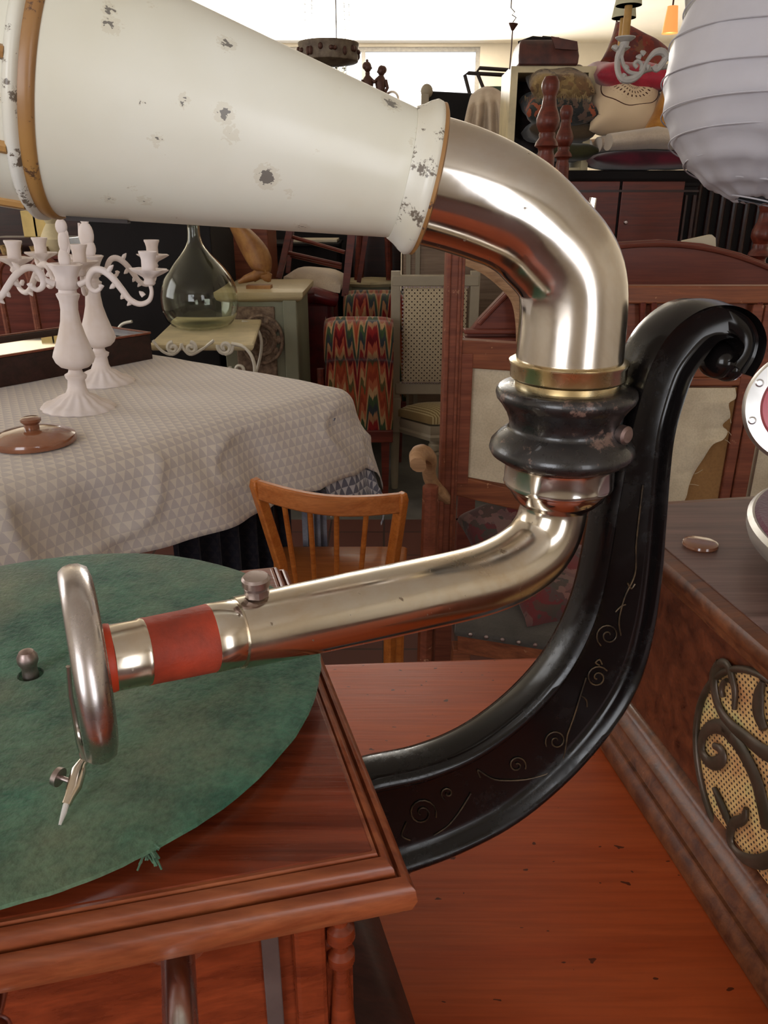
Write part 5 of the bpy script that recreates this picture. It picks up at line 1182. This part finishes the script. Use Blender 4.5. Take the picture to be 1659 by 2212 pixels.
z_p = at(915, 200, YP).z; m = MB(); m.box((b0_.x + .022, YP + .05, (ZPp + z_p) / 2), (.035, .05, z_p - ZPp)); m.ball((b0_.x + .03, YP + .05, z_p + .012), (.028, .03, .03), 12, 8); m.build('carved_post', M['lgrey'], bs, bevel=.003)
cl = MB(); ka = pxm(at(1060, 240, YP))
def lin(u, w):
    topx = 1018 + 72 * u; botx = 990 + 142 * u; ytop = 205 - 18 * math.sin(math.pi * u) ; yb_ = 335
    s_ = max(0, min(1, w)); x = topx + (botx - topx) * s_ ** .8; y = ytop + (yb_ - ytop) * s_
    return at(x, y, YP - .02 - .025 * math.sin(u * 26 + s_ * 1.5) * min(1, s_ * 2) - .03 * math.sin(u * 9 + 1) * s_ - .05 * s_ + .12 * (1 - min(1, s_ * 5)))
single(cl.grid(lin, 60, 24), 'linen_drape', M['linen'], 'beige linen cloth draped over the black chair back', 'cloth', tuple(at(1060, 330, YP - .05)), smooth=80, solid=.003)
rk = thing('tubular_frame', 'pair of dark bent metal rods rising above the beige linen', 'frame', tuple(at(1050, 200, YP + .25))[:2] + (ZPp,))
for pts_ in ([(1024, 240), (1004, 162), (1012, 158), (1106, 163)], [(1060, 230), (1030, 155), (1036, 147), (1110, 152)]):
    q = [at(x, y, YP + .2) for x, y in pts_]; q = [V((q[0].x + .02, q[0].y, ZPp + .005))] + q; MB().tube(q, .0085, 8).build('rod', M['irond'], rk)
for (xx, y0, y1, mt, nm, lab, zz) in ((1086, 174, 190, 'green', 'book', 'dark green book lying under the metal rods', 1), (1086, 190, 212, 'redcard', 'book', 'bright red book below the dark green one', 0)):
    a, b = at(1068, y0, YP + .1), at(1108, y1, YP + .1); MB_ = MB().box(((a.x + b.x) / 2, YP + .36, (a.z + b.z) / 2), (b.x - a.x, .16, abs(a.z - b.z) * .96))
    single(MB_, nm, M[mt], lab, 'book', ((a.x + b.x) / 2, YP + .36, b.z), group='books beside the cream bookcase', smooth=0, bevel=.003)
zz = at(1086, 212, YP + .1).z; single(MB().box((at(1088, 230, YP + .1).x, YP + .36, (zz + ZPp) / 2), (.085, .17, zz - ZPp)), 'box', M['wicker'], 'straw-coloured box under the red and green books', 'box', (at(1088, 230, YP + .1).x, YP + .36, ZPp), smooth=0, bevel=.004)

# ------------------------------------------------------------------ figurines on a dark piano-like cabinet
YF = 3.3
zf = at(820, 268, YF).z; xf0, xf1 = at(560, 300, YF).x, at(866, 300, YF).x
pn_ = thing('tall_black_cabinet', 'tall black cabinet behind the horn, bronze figurines on top', 'cabinet', ((xf0 + xf1) / 2, 4.9, 0))
YG = 4.75; zg = at(820, 262, YG).z; xg0, xg1 = at(470, 300, YG).x, at(868, 300, YG).x
MB().box(((xg0 + xg1) / 2, YG + .25, zg / 2), (xg1 - xg0, .55, zg)).build('carcass', M['blackf'], pn_, smooth=0, bevel=.004)
MB().box(((xg0 + xg1) / 2, YG + .24, zg + .008), (xg1 - xg0 + .03, .58, .016)).build('top_board', M['blackf'], pn_, smooth=0, bevel=.004)
zg += .016
fg = thing('figurine', 'brown bronze pair of kissing child figures, side by side above the horn', 'figurine', (at(805, 250, YG + .1).x, YG + .1, zg))
YQ = YG + .1
def fp(x, y, d=0): return at(x, y, YQ + d)
kq = pxm(fp(800, 200))
for bx_, sg, hx_, hy_, tp_ in ((795, 1, 794, 145, 1), (822, -1, 824, 153, 0)):
    m = MB(); r = lambda v: v * kq
    base = fp(bx_, 262); base.z = zg
    m.tube([base, fp(bx_, 235), fp(bx_, 212), fp(bx_ + 0, 196), fp(bx_ - sg * 0, 182), fp(bx_, 172), fp(hx_, 163), fp(hx_, 156)], [r(13), r(13), r(12), r(9.5), r(12), r(12), r(5), r(5)], 14)
    m.build('body', M['bronze'], fg, smooth=70)
    h = MB(); h.ball(fp(hx_, hy_), (r(8.5), r(8.5), r(10.5)), 14, 10); h.ball(fp(hx_ + sg * 7, hy_ + 2), (r(3), r(3), r(3)), 8, 6); h.ball(fp(hx_ - sg * 4, hy_ - 2), (r(7.5), r(8), r(8)), 10, 8)
    if tp_: h.ball(fp(hx_ - 1, hy_ - 13), (r(3), r(3), r(4)), 8, 6)
    h.build('head', M['bronze'], fg, smooth=70)
    MB().tube([fp(bx_ + sg * 9, 174, -.01), fp(bx_ + sg * 14, 180, -.02), fp(bx_ + sg * 11, 172, -.02)] if False else [fp(bx_ - sg * 10, 173, -.01), fp(bx_ - sg * 15, 190, -.01), fp(bx_ - sg * 9, 202, -.02)], [r(4.5), r(3.5), r(3)], 8).build('arm', M['bronze'], fg)
    MB().tube([fp(bx_ + sg * 8, 174, -.01), fp(bx_ + sg * 14, 177, -.02), fp(bx_ + sg * 18, 173, -.02)], [r(4.5), r(3.5), r(3)], 8).build('arm', M['bronze'], fg)
cdl = MB(); cdl.tube([fp(x, y) for x, y in smoothpath([(835, 203), (848, 198), (858, 205), (861, 222), (861, 262)], 4)], [(.010, .002)] * 17, 8); single(cdl, 'metal_hook', M['steel'], 'curved thin metal strip right of the bronze figures', 'ornament', (fp(860, 262).x, YQ, zg))

# ------------------------------------------------------------------ dark low furniture seen under the horn
def dbox(name, label, cat, x0, x1, ytop, Y, mat, dep=.45, topmat=None, z0=0):
    a, b = at(x0, ytop, Y), at(x1, ytop, Y); t = thing(name, label, cat, ((a.x + b.x) / 2, Y + dep / 2, z0))
    MB().box(((a.x + b.x) / 2, Y + dep / 2, (a.z + z0) / 2), (b.x - a.x, dep, a.z - z0)).build('carcass', mat, t, smooth=0, bevel=.004)
    MB().box(((a.x + b.x) / 2, Y + dep / 2 - .01, a.z + .007), (b.x - a.x + .02, dep + .02, .014)).build('top_board', topmat or mat, t, smooth=0, bevel=.003)
    return t, a, b
t_, a, b = dbox('black_sideboard', 'black sideboard seen through the rungs of the upturned chair', 'sideboard', 574, 728, 532, 4.06, M['blackf'])
m = MB(); m.box(((a.x + b.x) / 2 + .05, 4.24, a.z + .022), (.25, .22, .014)); single(m, 'white_tray', M['paper'], 'thin white tray lying on the black sideboard', 'tray', ((a.x + b.x) / 2 + .05, 4.24, a.z + .015), smooth=0, bevel=.003)
dbox('black_bureau', 'large black bureau behind the demijohn and candelabra', 'bureau', 186, 452, 470, 3.0, M['blackf'])
dbox('red_brown_cupboard', 'red-brown wooden cupboard behind the tan leaf ornament', 'cupboard', 452, 575, 455, 3.62, M['redw'], dep=.3)
dbox('dark_wardrobe', 'dark wooden cupboard in the gap beside the pale cupboard', 'cupboard', 760, 866, 450, 4.38, M['darkw'], dep=.2)
dbox('added_dark_dresser', 'tall dark dresser added behind the left-edge shelf to hide the overbright wall', 'dresser', -260, 184, 400, 4.4, M['darkw'])  # added piece: covers the overlit wall and blocks its light
bcab, a, b = dbox('open_shelf', 'dark red-brown shelf with boxes and china at the left edge', 'shelf', -120, 184, 560, 3.3, M['darkred'], dep=.35)
bz = a.z + .014
def item(mb, name, mat, label, cat, group=None, **k):
    zmin = min(v.z for v in mb.v); xs = [v.x for v in mb.v]; ys = [v.y for v in mb.v]
    for v in mb.v: v.z += 0
    return single(mb, name, mat, label, cat, ((min(xs) + max(xs)) / 2, (min(ys) + max(ys)) / 2, zmin), group, **k)
kx_ = pxm(at(80, 540, 3.4))
m = MB()
def shelfbox(x0, x1, y0, y1, Y=3.45, d=.12): p, q = at(x0, y1, Y), at(x1, y0, Y); return MB().box(((p.x + q.x) / 2, Y + d / 2, (p.z + q.z) / 2), (q.x - p.x, d, q.z - p.z))
for x0, x1, lab in ((52, 74, 'left one of two yellow-cream boxes above the straw basket'), (76, 98, 'right one of two yellow-cream boxes above the straw basket')):
    item(shelfbox(x0, x1, 455, 512, 3.50), 'yellow_box', M['yellow'], lab, 'box', 'yellow-cream boxes on the shelf', smooth=0, bevel=.003)
p = at(78, 512, 3.5); item(MB().box((p.x - .02, 3.55, (p.z + bz) / 2), (.36, .2, p.z - bz)), 'crate', M['darkw'], 'dark crate holding up the yellow-cream boxes', 'crate', smooth=0, bevel=.003)
for (xx, yy, w, h, lab) in ((20, 512, 46, 18, 'flat straw basket at the left edge of the shelf'), (88, 520, 50, 16, 'straw basket below the yellow-cream boxes')):
    c = at(xx, yy, 3.38); c.z = max(c.z, bz)
    item(MB().lathe([(0, 0), (w * .42 * kx_, 0), (w * .5 * kx_, h * kx_), (w * .52 * kx_, h * 1.05 * kx_), (w * .45 * kx_, h * kx_), (w * .38 * kx_, .01), (0, .01)], (c.x, c.y, bz if True else c.z), n=24), 'straw_basket', M['wicker'], lab, 'basket', 'straw baskets on the shelf')
c = at(125, 540, 3.4); jg = MB().lathe([(0, 0), (.03, 0), (.05, .03), (.055, .06), (.035, .10), (.022, .12), (.03, .14), (.026, .14), (.018, .12), (0, .118)], (c.x - .01, c.y, bz), n=24)
item(jg, 'white_jug', M['paletop'], 'white china jug at the right end of the shelf', 'jug')
rb2 = thing('round_backed_chair', 'round-backed red-brown chair standing in front of the shelf', 'chair', (at(40, 640, 3.0).x, 3.0, 0))
for xx in (30, 100):
    m = MB(); c = at(xx, 600, 3.05); m.tube([(c.x + .06 * math.cos(a_), 3.05, c.z - .02 + .09 * math.sin(a_)) for a_ in [math.pi * k / 16 for k in range(17)]], .012, 8); m.tube([(c.x - .06, 3.05, c.z - .02), (c.x - .055, 3.05, .0)], .012, 8); m.tube([(c.x + .06, 3.05, c.z - .02), (c.x + .055, 3.05, 0)], .012, 8)
    m.build('hoop_back', M['redw'], rb2)
MB().box((at(65, 640, 3.2).x, 3.14, .44), (.34, .2, .03)).build('seat', M['redw'], rb2, smooth=0, bevel=.005)

# ------------------------------------------------------------------ hanging things
def hang(name, label, cat, x, y, Y): p = at(x, y, Y); return thing(name, label, cat, (p.x, p.y, ZC)), p
pd, p = hang('pendant_lamp', 'grey-brown metal drum lamp with frieze hanging on chains above the horn', 'lamp', 710, 118, 2.9)
kq = pxm(p); r_ = 64 * kq; c = V((p.x, p.y, 0)); zt_ = at(710, 94, 2.9).z; zb_ = at(710, 134, 2.9).z
drum = MB().lathe([(r_ * .93, zb_ - .002), (r_ * .98, zb_), (r_, zb_ + .004), (r_ * .99, zb_ + .008), (r_ * .99, zt_ - .010), (r_ * 1.02, zt_ - .006), (r_ * 1.02, zt_), (r_ * .96, zt_), (r_ * .93, zb_ + .006)], c, n=56).build('drum_frieze', M['drumlamp'], pd, smooth=40)
MB().lathe([(0, zb_ - .012), (r_ * .5, zb_ - .009), (r_ * .92, zb_ - .001), (r_ * .92, zb_ + .003), (r_ * .5, zb_ - .005), (0, zb_ - .008)], c, n=48).build('glass_dish', M['drumlamp'], pd, smooth=60)
m = MB()
for k in range(26): a_ = k * .83; m.ball((c.x + r_ * 1.0 * math.cos(a_), c.y + r_ * 1.0 * math.sin(a_), (zt_ + zb_) / 2 + .006 * math.sin(k * 2.1)), (.008, .008, .007 + .003 * (k % 3)), 8, 6)
m.build('relief_figures', M['bronze'], drum)
rs = V((c.x + .0, c.y, ZC - .02))
for k in range(4):
    a_ = R(40 + 90 * k); bt_ = V((c.x + r_ * .95 * math.cos(a_), c.y + r_ * .95 * math.sin(a_), zt_)); tp_ = V((c.x + .045 * math.cos(a_), c.y + .045 * math.sin(a_), ZC - .05)); m = MB(); n = 90
    for i in range(n):
        p0 = bt_.lerp(tp_, i / n); p1 = bt_.lerp(tp_, (i + .85) / n); d = (p1 - p0); sd2 = V((1, 0, 0)) if i % 2 else V((0, 1, 0)); mid = (p0 + p1) / 2
        m.tube([p0, mid + sd2 * .0022, p1, mid - sd2 * .0022, p0], .0009, 4, cap=False)
    m.build('chain', M['irond'], pd)
MB().lathe([(.0, 0), (.05, 0), (.05, -.012), (.012, -.05), (0, -.05)], (c.x, c.y, ZC), n=24).build('ceiling_rose', M['irond'], pd)
cry = at(728, 150, 3.6)
cr_, pq_ = hang('crystal_pendant', 'small crystal drops hanging just below and behind the drum lamp', 'lamp', 728, 148, 3.6)
m = MB(); 
for k in range(22): m.ball((pq_.x + random.uniform(-.045, .05), pq_.y + random.uniform(-.04, .04), pq_.z + random.uniform(-.022, .03)), (.006, .006, .010), 6, 5)
m.build('drops', M['glass'], cr_, smooth=0); MB().cyl((pq_.x, pq_.y, pq_.z + .02), (pq_.x, pq_.y, ZC), .0025, n=6).build('rod', M['irond'], cr_)
MB().lathe([(.04, 0), (.045, .006), (.04, .012), (.0, .014)], (pq_.x, pq_.y, pq_.z + .012), n=20).build('holder', M['irond'], cr_)

cb2 = at(1108, 30, 3.4)
cc_ = thing('ceiling_cable', 'bare ceiling cable with small brown cone cap and dangling wire', 'lamp cable', (cb2.x, cb2.y, ZC))
q = [at(1104, 17, 3.4), at(1112, 26, 3.4), at(1106, 32, 3.4), at(1115, 38, 3.4), at(1108, 48, 3.4)]; MB().tube([V((q[0].x, q[0].y, ZC))] + q, .0022, 6).build('hook_wire', M['irond'], cc_)
c0_, c1_ = at(1109, 51, 3.4), at(1107, 66, 3.4); MB().cyl(c0_, c1_, .019, .005, 20).build('cone_cap', M['bronze'], cc_)
MB().tube([c1_, at(1105, 100, 3.4), at(1101, 150, 3.4)], .0026, 6).build('cable', M['bronze'], cc_)

# chandelier arm with shades
YX = 2.0
cx_ = at(1478, 130, YX)
ch = thing('chandelier', 'chalk-grey scrolled chandelier with small olive-cream shades, half behind the lantern', 'chandelier', (cx_.x, cx_.y, ZC))
def X(x, y, d=0): return at(x, y, YX + d)
kx2 = pxm(X(1350, 100))
stem = MB(); stem.lathe([(.004, -.16), (.01, -.15), (.016, -.12), (.010, -.09), (.028, -.05), (.036, -.02), (.03, .02), (.014, .05), (.012, .1), (.02, .14), (.01, .18), (.006, .22), (.006, ZC - cx_.z - .01)], cx_, n=24); stem.build('stem', M['greypaint'], ch)
for (dx, dy, d, al) in ((0, 0, 0, 1), (-14, 33, .14, 2)):
    m = MB()
    def Z(x, y): return X(x + dx, y + dy * .35, d)
    m.tube([Z(*p) for p in smoothpath([(1352, 84), (1345, 100), (1334, 125), (1332, 150), (1342, 170), (1362, 172), (1384, 158), (1398, 132), (1414, 114), (1432, 112), (1444, 126), (1478, 130)], 4)], [.0065 + .002 * math.sin(i * .4) for i in range(45)], 8)
    m.tube([Z(*p) for p in smoothpath([(1340, 108), (1346, 138), (1360, 156), (1382, 160)], 4)], .0045, 8)
    m.tube([Z(*p) for p in smoothpath([(1376, 146), (1370, 138), (1378, 132), (1386, 140), (1384, 152)], 4)], .0042, 8)
    m.tube([Z(*p) for p in smoothpath([(1440, 122), (1430, 138), (1418, 150), (1412, 142)], 4)], .007, 8)
    if al == 2: m = MB(); m.tube([Z(*p) for p in smoothpath([(1348, 120), (1352, 150), (1372, 164), (1410, 140), (1478, 130)], 4)], .006, 8)
    for (x, y, ex, ey) in () if al == 2 else ((1332, 104, 1322, 100), (1392, 118, 1384, 110), (1400, 140, 1398, 152), (1350, 160, 1340, 178), (1354, 150, 1352, 140), (1384, 124, 1374, 122)): m.tube([Z(x, y), Z((x + ex) / 2, (y + ey) / 2), Z(ex, ey)], [.006, .006, .002], 6)
    ar_ = m.build('arm', M['greypaint'], ch)
    c = X(1351 + dx, 82 + dy, d) if al == 1 else X(1341, 104, d)
    MB().lathe([(.008, -.02), (.010, -.008), (.018, -.003), (.022, 0), (.022, .002), (.008, .003)], c, n=24).build('drip_pan', M['greypaint'], ar_)
    MB().cyl(c, c + V((0, 0, .062)), .0085, .0085, 14).build('candle_sleeve', M['candle'], ar_)
    s_ = c + V((0, 0, .062)); MB().lathe([(.0275, 0), (.0265, .001), (.0195, .05), (.0205, .05), (.0285, 0)], s_, n=32).build('lamp_shade', M['shade'], ar_, smooth=40)

# lit orange shade far behind
lp = at(1450, 42, 3.9)
ls = thing('orange_wall_lamp', 'small lit orange shade peeping out left of the paper lantern', 'lamp', (lp.x, lp.y, ZC))
k = pxm(lp); MB().lathe([(17 * k, -26 * k), (16.5 * k, -25 * k), (11 * k, 24 * k), (11.5 * k, 24 * k)], lp, n=28).build('lamp_shade', M['litshade'], ls, smooth=40)
MB().lathe([(0, -.012), (.014, -.006), (.018, .006), (.012, .022), (0, .03)], lp, n=16).build('bulb', (lambda t: t.set(color=(1, .8, .5), emit=(1, .75, .4), emits=6))(NT('warm_bulb')), ls)
MB().cyl(lp + V((0, 0, .02)), (lp.x, lp.y, ZC), .004, n=8).build('rod', M['bronze'], ls)
l = bpy.data.lights.new('orange_lamp_light', 'POINT'); l.energy = 1.2; l.color = (1, .6, .25); l.shadow_soft_size = .02; lo_ = bpy.data.objects.new('orange_lamp_light', l); COL.objects.link(lo_); lo_.location = lp + V((0, 0, -.045))

# paper lantern
Ll = at(1706, 160, 1.25); k = pxm(Ll); RL = 262 * k
ln = thing('paper_lantern', 'large white round paper lantern hanging at the top right', 'lantern', (Ll.x, Ll.y, ZC))
m = MB(); nu, nv = 96, 56; NR = 13
axl = Matrix.Rotation(R(8), 3, 'Y') @ Matrix.Rotation(R(-6), 3, 'X')
vs = []
for j in range(nv + 1):
    ph = .18 + (math.pi - .36) * j / nv
    rib_ = abs(math.sin(ph * NR)) ; bul = -.006 * (rib_ ** .5)
    for i in range(nu):
        t = 2 * math.pi * i / nu; rr3 = RL + bul * 0 - .0035 * rib_ + .0022 * noise.noise(V((math.cos(t) * 5, math.sin(t) * 5, ph * 6)))
        pan = -.0022 * abs(math.sin(t * 6))
        rr3 += pan; vs.append(Ll + axl @ V((rr3 * math.sin(ph) * math.cos(t), rr3 * math.sin(ph) * math.sin(t), rr3 * 1.02 * math.cos(ph))))
m.add(vs, [(j * nu + i, j * nu + (i + 1) % nu, (j + 1) * nu + (i + 1) % nu, (j + 1) * nu + i) for j in range(nv) for i in range(nu)])
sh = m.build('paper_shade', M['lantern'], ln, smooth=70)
m = MB()
for q in range(1, NR):
    ph = math.pi * q / NR
    if not .2 < ph < math.pi - .2: continue
    m.tube([Ll + axl @ V((RL * 1.0 * math.sin(ph) * math.cos(t), RL * 1.0 * math.sin(ph) * math.sin(t), RL * 1.02 * math.cos(ph) + .006 * math.sin(t * 1 + q))) for t in [i / 64 * 6.2832 for i in range(65)]], .0011, 5, cap=False)
m.build('wire_ribs', M['lantern'], sh)
MB().cyl(Ll + V((0, 0, RL * .95)), (Ll.x, Ll.y, ZC), .003, n=8).build('cord', M['greypaint'], ln)
